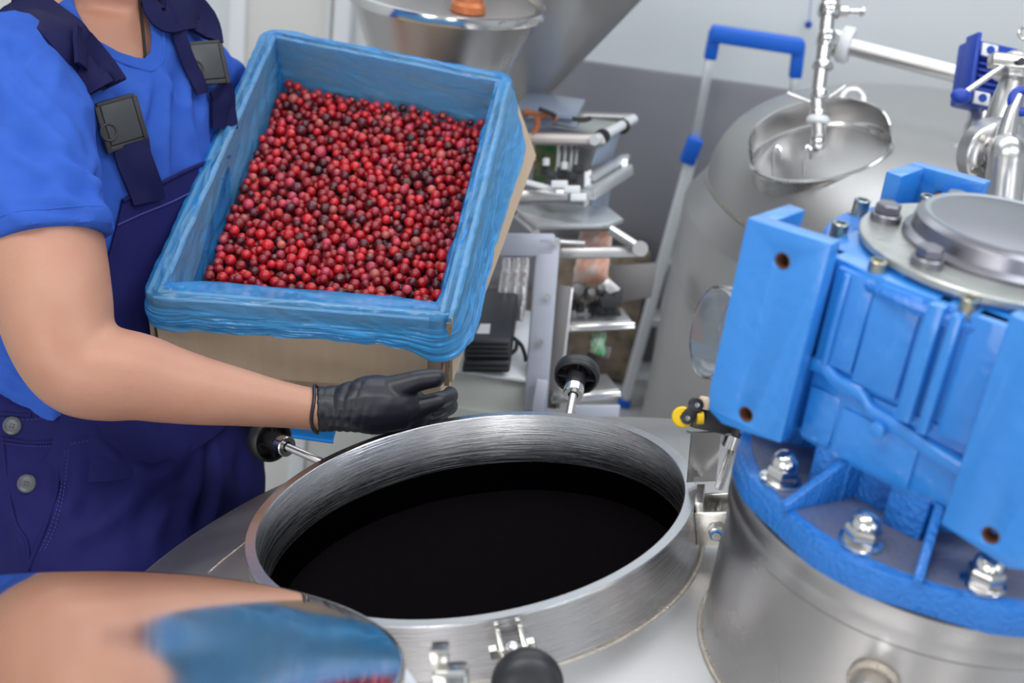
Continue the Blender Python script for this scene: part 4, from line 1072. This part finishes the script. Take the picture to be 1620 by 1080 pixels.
lp.append(([LH+Vector((.03, -.015, .02)), LH+Vector((.06, -.03, .045)), LH+Vector((.08, -.035, .065))], [.016, .013, .010], 1, Vector((0, 1, 0))))
obj('glove', hand(lp, M_glove, 'glove', vox=.003), M_glove, per, smooth=80)

# ------------------------------------------------------------------ second tank behind
T2 = Vector((.93, 2.62)); R2 = .585
def az_of(px, py): r = raydir(px, py); return math.atan2(r.x, r.y)
# radius so that the left outline falls where it is seen
aL = az_of(1030, 580); R2 = abs(T2.x*math.cos(aL)-T2.y*math.sin(aL)); aD = az_of(1113, 300); RD2 = abs(T2.x*math.cos(aD)-T2.y*math.sin(aD))
t2 = thing('storage_tank', 'tall stainless tank with domed top and small oval manhole behind the gearbox', 'tank', (T2.x, T2.y, 0))
zj = Wy(1090, 306, 2.69).z; zd = CAMZ-math.tan(math.radians(12.75))*T2.length+.0
pr = [(0, .12), (R2-.03, .12), (R2, .15), (R2, zj-.006), (R2-.004, zj), (RD2+.006, zj+.045), (RD2+.002, zj+.052)]
hd = zd-(zj+.05)
for k in range(0, 22):
    a = k/21*PI/2; pr.append((RD2*math.cos(a)**.5 if k < 21 else 0, zj+.052+hd*math.sin(a)**.95))
t2s = obj('tank_shell', MB().lathe(pr, (T2.x, T2.y, 0), n=144), M_steelD, t2, smooth=40)
obj('jacket_weld', MB().torus((T2.x, T2.y, zj-.15), (0, 0, 1), R2, .002, 128, 6), M_weld, t2)
obj('dome_weld', MB().torus((T2.x, T2.y, zj+.056), (0, 0, 1), RD2, .0026, 128, 6), M_weld, t2)
for k in range(3):
    a = 2*PI*k/3+.4; p = Vector((T2.x+.4*math.cos(a), T2.y+.4*math.sin(a), 0)); obj('leg', MB().cyl(p, p+Vector((0, 0, .16)), .03), M_steel, t2)
# oval manhole collar, open, on the near slope of the dome
bt2 = bvh_of(t2s.data, frame(t2)); rr_ = raydir(1298, 236); hh_ = bt2.ray_cast(CAMP, rr_); mn = hh_[1] if hh_[1].z > 0 else -hh_[1]
mc = hh_[0]+mn*(-.018); DP = (mc-CAMP).dot(FW); mxd = (RT+UP*.06); mxd = (mxd-mn*mxd.dot(mn)).normalized(); myd = mn.cross(mxd).normalized()
def oval(rx, ry, h, n=72): return [mc+mxd*(rx*math.cos(2*PI*k/n))+myd*(ry*math.sin(2*PI*k/n))+mn*h for k in range(n)]
mh = MB(); loops = [oval(.136, .110, -.05), oval(.136, .110, .010), oval(.130, .104, .012), oval(.128, .102, .010), oval(.118, .092, -.030)]
vs = sum(loops, []); n = 72; mh.add(vs, [(i*n+k, i*n+(k+1) % n, (i+1)*n+(k+1) % n, (i+1)*n+k) for i in range(4) for k in range(n)])
mh.add(oval(.118, .092, -.030), [tuple(range(72))])
man = obj('manhole', mh, M_steel, t2, smooth=40)
obj('manhole_lip', MB().tube(oval(.134, .108, .011)+oval(.134, .108, .011)[:1], .005, 8), M_chrome, man)
# raised hood plate at the back of the manhole
hood = MB(); rowsH = []
for j in range(5):
    rowsH.append([mc+mxd*(.136*math.cos(a))+myd*(.110*math.sin(a))+mn*(.018+.052*j/4*(max(0, math.sin(a))**.5*.55+.45)) for a in [PI*(-.02+1.0*k/40) for k in range(41)]])
hood.sheet(rowsH, .003); obj('manhole_hood', hood, M_chrome, t2, smooth=60)
for x in (1224, 1272):
    c = W(x, 252, DP-.10); hook = [c-UP*.03, c+UP*.012, c+UP*.024+RT*.006, c+UP*.018+RT*.012, c-UP*.0+RT*.013]
    obj('hinge_hook', MB().tube(smooth_path(hook, 5), .0032, 8), M_chrome, t2)
# lifting eye behind
le = W(1350, 158, DP+.12); eye = MB(); N = 28
outer = [le+RT*(.028*math.cos(a))+UP*(.030*math.sin(a)) for a in [PI*k/N for k in range(N+1)]]
outer = [le+RT*.030-UP*.045]+outer+[le-RT*.028-UP*.045]
eye.prism(outer, FW*.006); em = eye.mesh('lifting_eye'); finish(em, 0)
em = boolean(em, MB().cyl(le-FW*.05+UP*.001, le+FW*.05+UP*.001, .0165, n=28), 'lifting_eye'); obj('lifting_eye', em, M_steel, t2, bevel=.001)
# inlet pipe with valve over the manhole
pp = thing('inlet_pipe', 'vertical steel pipe with clamps and wing handle standing in the manhole of the rear tank', 'pipe', W(1296, 238, DP))
b0 = W(1296, 236, DP); b1 = W(1293, 160, DP); b2 = W(1306, 60, DP); b3 = W(1318, -60, DP)
obj('riser', MB().tube([b0, b1, b2, b3], [.0135, .0135, .0145, .0145], 24), M_steel, pp)
ad = (b2-b1).normalized()
def ferr(px, py, R, L=.010, m=M_chrome, r0=.01): c = W(px, py, DP); obj('clamp_ring', MB().lathe([(r0, -L/2), (R-.003, -L/2), (R, -L/4), (R, L/4), (R-.003, L/2), (r0, L/2)], c, ad, 32), m, pp)
ferr(1294, 190, .022, .014, M_wht); ferr(1294, 182, .0175, .018); ferr(1297, 150, .018, .02); ferr(1302, 104, .021, .016); ferr(1308, 62, .020, .03); ferr(1312, 16, .023, .026); ferr(1314, 2, .019, .02)
obj('wing_bar', MB().tube([W(1245, 147, DP), W(1283, 162, DP), W(1296, 160, DP)], .0035, 10), M_chrome, pp)
obj('wing_bar', MB().tube([W(1338, 136, DP), W(1306, 158, DP), W(1296, 162, DP)], .0035, 10), M_chrome, pp)
obj('side_lug', MB().lathe([(0, 0), (.012, 0), (.012, .03), (.006, .034), (.006, .055), (.010, .056), (.010, .062), (0, .062)], W(1316, 18, DP), RT, 20), M_chrome, pp)
ferr(1294, 226, .016, .03, M_chrome)
hp_ = thing('transfer_pipe', 'long horizontal stainless pipe running right from the riser above the rear tank', 'pipe', W(1330, 68, 2.58))
e0 = W(1318, 66, 2.56); e1 = W(1600, 138, 2.44)
obj('pipe_run', MB().cyl(e0, e1, .0185, n=32), M_steel, hp_)
ax_ = (e1-e0).normalized()
obj('union', MB().lathe([(.018, -.012), (.034, -.012), (.037, -.008), (.037, .008), (.034, .012), (.018, .012)], W(1338, 71, 2.56), ax_, 36), M_wht, hp_)
obj('union', MB().lathe([(.018, -.012), (.030, -.012), (.031, .012), (.018, .012)], W(1328, 68, 2.56), ax_, 36), M_chrome, hp_)
tag(obj('wall_button', MB().ball(Wy(1279, 39, YW-.03), .0105, 16, 10).tube([Wy(1286, -40, YW-.03), Wy(1280, 34, YW-.03)], .0012, 6), M_blueM), 'tiny blue ball on a thin wire against the white wall', 'pull cord')

# blue geared motor and valves at the far right
bm_ = thing('pump_motor', 'small dark blue ribbed motor housing beside the silver valve at top right', 'motor', W(1560, 170, 2.15))
D2 = 2.16; mrot = rotaxes(RT*.99-UP*.16+FW*.2, UP); mc2 = W(1568, 118, D2)
obj('housing', MB().box(mc2+FW*.03, (.092, .05, .112), mrot), M_blueM, bm_, bevel=.006)
for k in range(8): obj('cooling_fin', MB().box(mc2+mrot@Vector((.006, 0, -.042+.011*k)), (.070, .018, .0035), mrot), M_blueM, bm_, bevel=.0008)
obj('side_wall', MB().box(mc2+mrot@Vector((-.045, -.006, 0)), (.008, .038, .118), mrot), M_blueM, bm_, bevel=.002)
for dx, dz_ in ((-.018, .035), (-.020, -.048)):
    c = mc2+mrot@Vector((dx, -.014, dz_)); fl = obj('white_bracket', MB().box(c, (.030, .006, .022), mrot), M_wht, bm_, bevel=.002)
    obj('socket', MB().lathe([(.0035, 0), (.007, 0), (.007, .003), (.0035, .003)], c-mrot@Vector((0, .003, 0)), -(mrot@Vector((0, 1, 0))), 24), M_blueM, fl)
    obj('socket_hole', MB().lathe([(0, 0), (.0038, 0), (.0038, .001), (0, .001)], c-mrot@Vector((0, .004, 0)), -(mrot@Vector((0, 1, 0))), 20), M_blackS, fl)
obj('base_foot', MB().lathe([(.026, -.05), (.026, 0), (.022, .01), (.022, .03)], W(1550, 200, 2.2), UP+RT*.15, 28), M_steel, bm_)
obj('base_flange', MB().lathe([(0, 0), (.055, 0), (.05, .006), (0, .006)], W(1548, 236, 2.28), UP+RT*.1-FW*.2, 36), M_steel, bm_)
va = thing('butterfly_valve', 'silver valve stack with blue-tipped lever at the right edge', 'valve', W(1600, 240, 2.05))
D3 = 2.03; vax = (UP*.98+RT*.20).normalized()
vb = W(1588, 190, D3)
obj('valve_bonnet', MB().lathe([(0, -.035), (.032, -.035), (.030, .0), (.026, .03), (.021, .052), (.019, .062), (.030, .066), (.031, .084), (.024, .092), (.020, .105), (.010, .112), (.0, .113)], vb, vax, 40), M_steel, va)
obj('yoke', MB().box(W(1596, 98, D3-.03), (.060, .03, .022), rotaxes(RT-UP*.1, UP)), M_bolt, va, bevel=.003)
obj('yoke_screw', MB().lathe([(.003, 0), (.006, 0), (.006, .004), (.003, .004)], W(1615, 98, D3-.05), -FW, 20), M_blackS, va)
lvr = obj('lever', MB().cyl(W(1526, 147, D3-.05), W(1586, 105, D3-.04), .0048, n=14), M_chrome, va)
obj('lever_ball', MB().ball(W(1520, 152, D3-.05), .0145, 20, 14, (1.1, .9, .85)), M_blueM, lvr)
obj('valve_eye', MB().torus(W(1622, 52, D3), FW, .010, .003, 24, 8), M_bolt, va)
v2 = thing('round_valve', 'round bolted silver valve body with elbow pipe below it at the right edge', 'valve', W(1590, 300, 1.9))
D4 = 1.90; fc = W(1590, 250, D4); fdv = (-FW*.93+RT*.10-UP*.3).normalized()
obj('valve_body', MB().lathe([(0, -.05), (.052, -.05), (.056, -.045), (.056, -.012), (.052, -.008), (.036, -.006), (.034, .0), (.0, .0)], fc, fdv, 56), M_steel, v2)
for k in range(6):
    a = k*PI/3+.5; q = fdv.to_track_quat('Z', 'Y').to_matrix(); c = fc+q@Vector((math.cos(a)*.047, math.sin(a)*.047, -.008))
    obj('hex_bolt', MB().lathe([(.0065, 0), (.0065, .005), (.0055, .006), (0, .006)], c, fdv, 6), M_bolt, v2)
obj('elbow', MB().tube(smooth_path([fc+fdv*-.02+RT*.002, W(1594, 240, D4-.035), W(1592, 262, D4-.04), W(1586, 320, D4-.03), W(1578, 420, D4-.02)], 8), .0275, 32), M_steel, v2)
obj('stem', MB().tube([W(1590, 222, D4-.02), W(1602, 175, D4-.03), W(1612, 150, D4-.03)], [.016, .010, .008], 16), M_steel, v2)
obj('stem_knob', MB().torus(W(1618, 160, D4-.03), FW, .016, .007, 28, 10), M_blueM, v2)

# ------------------------------------------------------------------ step ladder
LY = 3.28
ld = thing('step_ladder', 'white and grey folding step ladder with bright blue handle leaning by the steel wall', 'ladder', Wz(985, 645, 0))
tl_ = Wy(1131, 53, LY); tr_ = Wy(1263, 73, LY)
la = Wy(1112, 150, LY); lb = Wy(1100, 232, LY); lc = Wy(1085, 300, LY)
ra = Wy(1256, 140, LY); rb_ = Wy(1250, 205, LY); rc = Wy(1243, 300, LY)
h = MB(); beam(h, tl_-Vector((.012, 0, 0)), tr_+Vector((.012, 0, 0)), .05, .040)
obj('blue_handle', h, M_lblue, ld, bevel=.008)
h = MB(); beam(h, tl_+Vector((0, 0, .01)), tl_.lerp(la, .42), .030, .032); obj('handle_corner', h, M_lblue, ld, bevel=.006)
h = MB(); beam(h, tr_+Vector((0, 0, .01)), tr_.lerp(ra, .75), .030, .032); obj('handle_corner', h, M_lblue, ld, bevel=.006)
h = MB(); beam(h, tl_.lerp(la, .3), lc, .026, .022); obj('upper_rail', h, M_alu, ld, bevel=.003)
h = MB(); beam(h, tr_.lerp(ra, .5), rc, .026, .022); obj('upper_rail', h, M_alu, ld, bevel=.003)
foot_l = Wz(986, 642, .0); top_l = Wy(1099, 230, LY-.03)
h = MB(); beam(h, top_l, foot_l, .030, .030, (0, 1, 0)); obj('front_rail', h, M_wht, ld, bevel=.005)
foot_r = foot_l+(rb_-lb)*1.25; foot_r.z = 0; top_r = top_l+(rb_-lb)
h = MB(); beam(h, top_r, foot_r, .030, .030, (0, 1, 0)); obj('front_rail', h, M_wht, ld, bevel=.005)
h = MB(); beam(h, top_l+Vector((0, 0, .02)), top_l-Vector((0.012, 0, .05)), .036, .040); obj('blue_hinge', h, M_lblue, ld, bevel=.005)
rear_l = foot_l+Vector((.09, .15, 0)); rear_l.y = min(rear_l.y, YW-.07)
h = MB(); beam(h, lc, rear_l, .024, .022, (0, 1, 0)); obj('rear_rail', h, M_alu, ld, bevel=.003)
rear_r = rear_l+(foot_r-foot_l); h = MB(); beam(h, rc, rear_r, .024, .022, (0, 1, 0)); obj('rear_rail', h, M_alu, ld, bevel=.003)
for k in range(1, 5):
    t = k/4.6; a = top_l.lerp(foot_l, t); b_ = top_r.lerp(foot_r, t); h = MB(); beam(h, a+Vector((0, .04, 0)), b_+Vector((0, .04, 0)), .08, .022); obj('tread', h, M_alu, ld, bevel=.003)
for p in (foot_l, foot_r): obj('rubber_foot', MB().box(p+Vector((0, 0, .02)), (.036, .038, .04)), M_lblue, ld, bevel=.004)

# ------------------------------------------------------------------ hoppers
def hopper(name, label, tx, ty, y, Rt, Rb, h, wall=.006, m=M_steel, rim=.006):
    c = Wy(tx, ty, y); t = thing(name, label, 'hopper', c-Vector((0, 0, h)))
    obj('cone', MB().lathe([(Rb, -h), (Rt, 0), (Rt-wall, 0), (Rb-wall, -h), (Rb, -h)], c, n=96, caps=False), m, t)
    obj('rolled_rim', MB().lathe([(Rt-.012, -.002), (Rt+rim, -.002), (Rt+rim+.001, .004), (Rt+rim, .014), (Rt, .016), (Rt-.012, .010), (Rt-.012, -.002)], c, n=96, caps=False), M_chrome, t)
    obj('outlet', MB().lathe([(Rb-wall, -h-.05), (Rb+.001, -h-.05), (Rb+.001, -h+.01), (Rb-wall, -h+.01), (Rb-wall, -h-.05)], c, n=48, caps=False), M_chrome, t)
    return t, c
YH = 2.25
hr_ = (Wy(857, 22, YH)-Wy(553, 2, YH)).length/2
h1t, h1c = hopper('hopper', 'wide steel funnel hopper with pale rim and orange block on top, above the carton', 706, 6, YH, hr_*1.0, .055, .27)
obj('inner_cover', MB().lathe([(0, .010), (hr_-.012, .008), (hr_-.012, .0), (0, .0)], h1c, n=64), M_msteel, h1t)
tag(obj('orange_block', MB().lathe([(0, 0), (.030, 0), (.030, .012), (.024, .018), (.024, .05), (0, .05)], h1c+Vector((.045, -.085, .010)), n=40), mat('copper_orange', (.55, .17, .06), .35, .3)), 'small orange round block on the funnel hopper', 'knob')
a2 = Wy(822, 130, 2.62); hopper('hopper', 'larger dark steel cone hopper behind the funnel, narrowing to the packing machine', 866, -205, 2.62, .375, .022, .50, m=M_msteel)

# ------------------------------------------------------------------ packing machine
pk = thing('packing_machine', 'open-frame steel packing machine with rollers, rails and printed pouch film behind the carton', 'machine', Wz(860, 620, .0))
def bar(name, q0, q1, d0, d1, w, h, m, par=pk, bev=.002, up=None):
    g = MB(); beam(g, W(*q0, d0), W(*q1, d1), h, w, up or UP); return obj(name, g, m, par, bevel=bev)
def rod(name, q0, q1, d0, d1, r, m, par=pk): return obj(name, MB().cyl(W(*q0, d0), W(*q1, d1), r, n=18), m, par)
def plate(name, qs, ds, th, m, par=pk):
    if not hasattr(ds, '__len__'): ds = [ds]*len(qs)
    P_ = [W(*q, d) for q, d in zip(qs, ds)]; nn_ = (P_[1]-P_[0]).cross(P_[2]-P_[0]).normalized(); return obj(name, MB().prism(P_, nn_*th), m, par, bevel=.0015)
DM = 2.55
# lavender square-tube frame
bar('frame_tube', (790, 388), (878, 389), 2.15, 2.15, .040, .04, M_lav, bev=.005)
bar('frame_tube', (868, 376), (846, 650), 2.15, 2.15, .040, .04, M_lav, bev=.005)
for q in ((866, 470), (855, 541), (880, 384)): obj('hex_bolt', MB().lathe([(.006, 0), (.006, .006), (0, .006)], W(*q, 2.12), -FW, 6), M_chrome, pk)
bar('dark_post', (893, 452), (868, 645), 2.3, 2.3, .026, .03, M_dsteel)
bar('dark_post', (902, 455), (880, 645), 2.32, 2.32, .012, .03, M_msteel)
# upper assembly
plate('top_shelf', [(815, 178), (910, 190), (925, 165), (835, 152)], [2.45, 2.45, 2.6, 2.6], .010, M_film)
bar('top_beam', (812, 200), (912, 196), 2.5, 2.5, .020, .06, M_film)
bar('rail', (828, 219), (958, 222), 2.45, 2.45, .020, .03, M_pink, bev=.004)
rod('roller', (940, 222), (1002, 188), 2.42, 2.6, .010, M_wht)
for q, d in (((953, 216), 2.44), ((985, 200), 2.55)): obj('roller_band', MB().lathe([(.009, -.004), (.015, -.004), (.015, .004), (.009, .004)], W(*q, d), W(1002, 188, 2.6)-W(940, 222, 2.42), 28), M_blackS, pk)
rod('roller', (900, 183), (1000, 186), 2.6, 2.6, .008, M_msteel)
plate('film_web', [(865, 200), (948, 214), (985, 196), (905, 186)], [2.45, 2.45, 2.56, 2.56], .003, M_ltgrey)
plate('hanging_film', [(950, 222), (984, 203), (968, 255), (937, 262)], [2.45, 2.55, 2.55, 2.45], .003, M_film)
plate('hanging_film', [(942, 290), (968, 282), (962, 334), (936, 326)], [2.45, 2.55, 2.55, 2.45], .003, M_film)
plate('circuit_board', [(846, 226), (884, 228), (878, 300), (842, 298)], 2.62, .006, M_pcb)
plate('cover_panel', [(884, 226), (940, 226), (934, 262), (920, 300), (880, 300)], 2.66, .006, M_dsteel)
for x in (886, 896, 906, 914): rod('guide_rod', (x, 228), (x-4, 272), 2.5, 2.5, .0045, M_chrome)
for q in ((862, 268), (872, 278), (888, 272), (905, 280), (895, 290), (915, 268), (868, 290)):
    obj('sensor_block', MB().box(W(*q, 2.48), (.018, .014, .018), rotaxes(RT, UP)), M_blackS if q[0] % 2 else M_dbox, pk, bevel=.002)
for q in ((864, 262), (893, 268)): obj('white_cap', MB().lathe([(0, 0), (.007, 0), (.007, .014), (0, .016)], W(*q, 2.46), UP, 20), M_wht, pk)
for L_ in ([(828, 176), (848, 182), (850, 200), (842, 215)], [(830, 222), (838, 240), (845, 255)], [(838, 222), (828, 240), (826, 248)], [(850, 185), (872, 180), (880, 190)]):
    obj('cable', MB().tube(smooth_path([W(*q, 2.44) for q in L_], 5), .0055, 8), M_orange, pk)
for L_ in ([(852, 172), (868, 178), (880, 184)], [(905, 188), (925, 190), (935, 186)]):
    obj('cable', MB().tube(smooth_path([W(*q, 2.42) for q in L_], 5), .0045, 8), M_blackS, pk)
plate('side_panel', [(812, 190), (828, 190), (808, 310), (798, 310)], 2.5, .008, M_film)
rod('bright_rod', (826, 245), (822, 305), 2.45, 2.45, .007, M_wht)
bar('grey_bar', (800, 311), (898, 308), 2.4, 2.4, .020, .02, M_msteel)
bar('white_bar', (832, 288), (880, 301), 2.36, 2.36, .010, .012, M_wht)
bar('jaw_beam', (930, 308), (992, 268), 2.35, 2.5, .022, .03, M_alu, bev=.004)
bar('jaw_beam', (934, 282), (990, 248), 2.38, 2.52, .012, .02, M_alu, bev=.003)
plate('jaw_end', [(984, 250), (994, 250), (990, 284), (982, 284)], 2.48, .02, M_alu)
plate('jaw_end', [(925, 272), (936, 268), (932, 322), (924, 326)], 2.38, .02, M_wht)
for q in ((885, 292), (905, 300), (915, 312)): obj('jaw_block', MB().box(W(*q, 2.34), (.030, .02, .014), rotaxes(RT, UP)), M_wht, pk, bevel=.002)
# table plate and arms
plate('table_plate', [(812, 331), (850, 363), (962, 362), (986, 352), (962, 333), (880, 326)], [2.4, 2.3, 2.3, 2.4, 2.5, 2.5], .008, M_alu)
rod('round_rod', (806, 330), (849, 368), 2.36, 2.28, .0065, M_chrome)
bar('flat_bar', (886, 401), (1020, 398), 2.3, 2.3, .020, .012, M_msteel, bev=.003)
rod('round_rod', (964, 362), (1008, 390), 2.28, 2.28, .009, M_chrome)
rod('round_rod', (884, 383), (925, 386), 2.3, 2.3, .006, M_chrome)
obj('pivot', MB().lathe([(0, 0), (.014, 0), (.014, .012), (0, .012)], W(1012, 394, 2.27), -FW, 24), M_chrome, pk)
plate('back_plate', [(966, 420), (1040, 415), (1030, 470), (975, 480)], 2.7, .01, M_dsteel)
bar('shelf_edge', (886, 521), (1004, 515), 2.35, 2.35, .013, .02, M_chrome)
bar('shelf_edge', (872, 632), (982, 624), 2.25, 2.25, .013, .02, M_chrome)
plate('shelf', [(890, 516), (1000, 512), (985, 492), (900, 494)], [2.35, 2.35, 2.5, 2.5], .006, M_msteel)
plate('shelf', [(874, 628), (980, 620), (960, 596), (885, 600)], [2.25, 2.25, 2.45, 2.45], .006, M_msteel)
# slots and blocks on the shelf
rs_ = random.Random(3)
for k in range(16):
    x = rs_.uniform(898, 975); y = rs_.uniform(456, 512); s = rs_.uniform(.012, .03)
    obj('sensor_block', MB().box(W(x, y, 2.42), (s, .02, s*rs_.uniform(.6, 1.4)), rotaxes(RT+UP*rs_.uniform(-.5, .5), UP)), rs_.choice([M_blackS, M_blackS, M_dbox, M_dsteel, M_blackS]), pk, bevel=.0025)
for k in range(7):
    x = rs_.uniform(880, 960); y = rs_.uniform(555, 610); s = rs_.uniform(.016, .035)
    obj('sensor_block', MB().box(W(x, y, 2.42), (s, .02, s*rs_.uniform(.6, 1.4)), rotaxes(RT+UP*rs_.uniform(-.5, .5), UP)), rs_.choice([M_blackS, M_dbox, M_dsteel]), pk, bevel=.0025)
for q, r in (((912, 464), .014), ((935, 470), .010), ((950, 462), .009)): obj('lens', MB().lathe([(0, 0), (r, 0), (r, .02), (r*.7, .024), (0, .022)], W(*q, 2.38), -FW+UP*.4, 28), M_dsteel, pk)
plate('black_wedge', [(948, 470), (985, 455), (984, 482), (952, 488)], 2.36, .03, M_blackS)
bar('silver_wedge', (955, 445), (976, 465), 2.37, 2.37, .022, .02, M_msteel)
# printed pouches hanging in the machine
def pouch(pts, d, m, label):
    N = 10; P_ = [W(*q, d) for q in pts]; rows_ = []
    for i in range(N+1):
        t = i/N; a = P_[0].lerp(P_[3], t); b_ = P_[1].lerp(P_[2], t); rows_.append([a.lerp(b_, k/N)-FW*(.012*math.sin(PI*k/N)*math.sin(PI*t)+.003*math.sin(k*2.1+i)) for k in range(N+1)])
    return tag(obj('pouch', MB().sheet(rows_, .002), m, smooth=60), label, 'pouch')
pouch([(918, 366), (970, 366), (966, 394), (912, 392)], 2.42, M_pouch, 'upper orange and white printed pouch hanging under the machine table')
pouch([(912, 406), (964, 408), (960, 448), (906, 446)], 2.40, M_pouch, 'lower orange and white printed pouch hanging behind the flat bar')
pouch([(938, 527), (958, 525), (956, 562), (934, 556)], 2.38, M_pouchG, 'small green and white printed pouch below the machine shelf')
for k, x in enumerate((797, 812, 826)):
    pts = smooth_path([W(x+6, 404, 2.3), W(x+2, 440, 2.3), W(x-2, 480, 2.3), W(x-4, 508, 2.3)], 5)
    tag(obj('clear_sleeve', MB().tube(pts, smooth_vals([.007, .009, .010, .006], 5), 14, flat=.5, fdir=FW), M_silver), 'crinkled silver film sleeve hanging under the lavender frame, %s of three' % ('leftmost', 'middle', 'rightmost')[k], 'film sleeve')
# black control boxes and white cabinet
def devbox(pts, d0, depth, m, name, label, cat, par=None):
    P_ = [W(*q, d0) for q in pts]; o = obj(name, MB().prism(P_, Vector((0, 1, 0))*depth), m, par, bevel=.004)
    return tag(o, label, cat) if par is None else o
cb = thing('control_box', 'upper black ribbed control box stacked on the white cabinet', 'control box', W(775, 560, 2.2))
devbox([(736, 536), (808, 537), (809, 568), (733, 568)], 2.12, .22, M_dbox, 'case', '', '', cb)
for k in range(4): bar('rib', (738, 541+k*7), (806, 542+k*7), 2.115, 2.115, .0025, .006, M_blackS, cb, bev=.0005)
cb2 = thing('control_box', 'lower black control box between the cabinet and the box above', 'control box', W(775, 590, 2.2))
devbox([(733, 570), (808, 570), (806, 590), (730, 590)], 2.12, .22, M_dbox, 'case', '', '', cb2)
for k in range(2): bar('rib', (736, 575+k*7), (805, 576+k*7), 2.115, 2.115, .0025, .006, M_blackS, cb2, bev=.0005)
tag(obj('paper_label', MB().prism([W(760, 512, 2.14), W(776, 512, 2.14), W(774, 530, 2.14), W(752, 530, 2.14)], FW*.002), M_wht), 'white paper sheet lying on the black control boxes', 'paper')
for L_ in ([(812, 534), (824, 545), (830, 560), (832, 572)], [(808, 560), (816, 552), (818, 538)]):
    tag(obj('black_cable', MB().tube(smooth_path([W(*q, 2.16) for q in L_], 6), .0035, 8), M_blackS), 'thin black cable curling beside the control boxes, %s one' % ('longer' if len(L_) == 4 else 'shorter'), 'cable')
cab = thing('cabinet', 'pale white-green metal cabinet behind the gloved hand', 'cabinet', Wy(780, 660, 2.1))
ca = Wy(732, 586, 1.89); cbp = Wy(853, 604, 1.89); zt2 = (ca.z+cbp.z)/2; 
xl = Wy(600, 600, 1.98).x; xr = Wy(855, 603, 1.98).x
obj('cabinet_body', MB().box(((xl+xr)/2, 2.03, (zt2-.012)/2), (xr-xl-.01, .26, zt2-.012)), M_cab, cab, bevel=.004)
obj('cabinet_top', MB().box(((xl+xr)/2, 2.03, zt2-.003), (xr-xl, .28, .008)), M_wht, cab, bevel=.003)
obj('cabinet_door', MB().box(((xl+xr)/2, 1.896, zt2*.48), (xr-xl-.05, .008, zt2*.86)), M_cab, cab, bevel=.003)
bar('lavender_side', (858, 600), (850, 652), 2.1, 2.1, .02, .03, M_lav, pk)
tag(obj('printed_board', MB().box(Vector((.22, 3.51, .23)), (.30, .05, .42)), M_palletpat, bevel=.003), 'brown printed cardboard box standing on the floor between machine and ladder', 'box')
tag(obj('grey_bin', MB().hexa([W(905, 640, 2.2), W(982, 640, 2.2), W(982, 640, 2.45), W(905, 640, 2.45)], [W(915, 690, 2.2), W(975, 690, 2.2), W(975, 690, 2.4), W(915, 690, 2.4)]), M_lav, bevel=.004), 'small grey bin under the lowest machine shelf', 'bin')
# white cupboard seen low between worker and manhole
lowc = thing('low_cupboard', 'cream white low cupboard seen between the worker and the manhole rim', 'cupboard', Wy(480, 740, 2.6))
x0_, x1_ = Wy(330, 700, 2.5).x, Wy(600, 700, 2.5).x
zz_ = Wy(480, 640, 2.5).z
obj('cupboard_body', MB().box(((x0_+x1_)/2, 2.65, zz_/2+.02), (x1_-x0_, .3, zz_-.04)), M_wallL, lowc, bevel=.004)
obj('door_strip', MB().box((Wy(470, 720, 2.49).x, 2.495, zz_/2), (.035, .02, zz_*.94)), M_wht, lowc, bevel=.003)
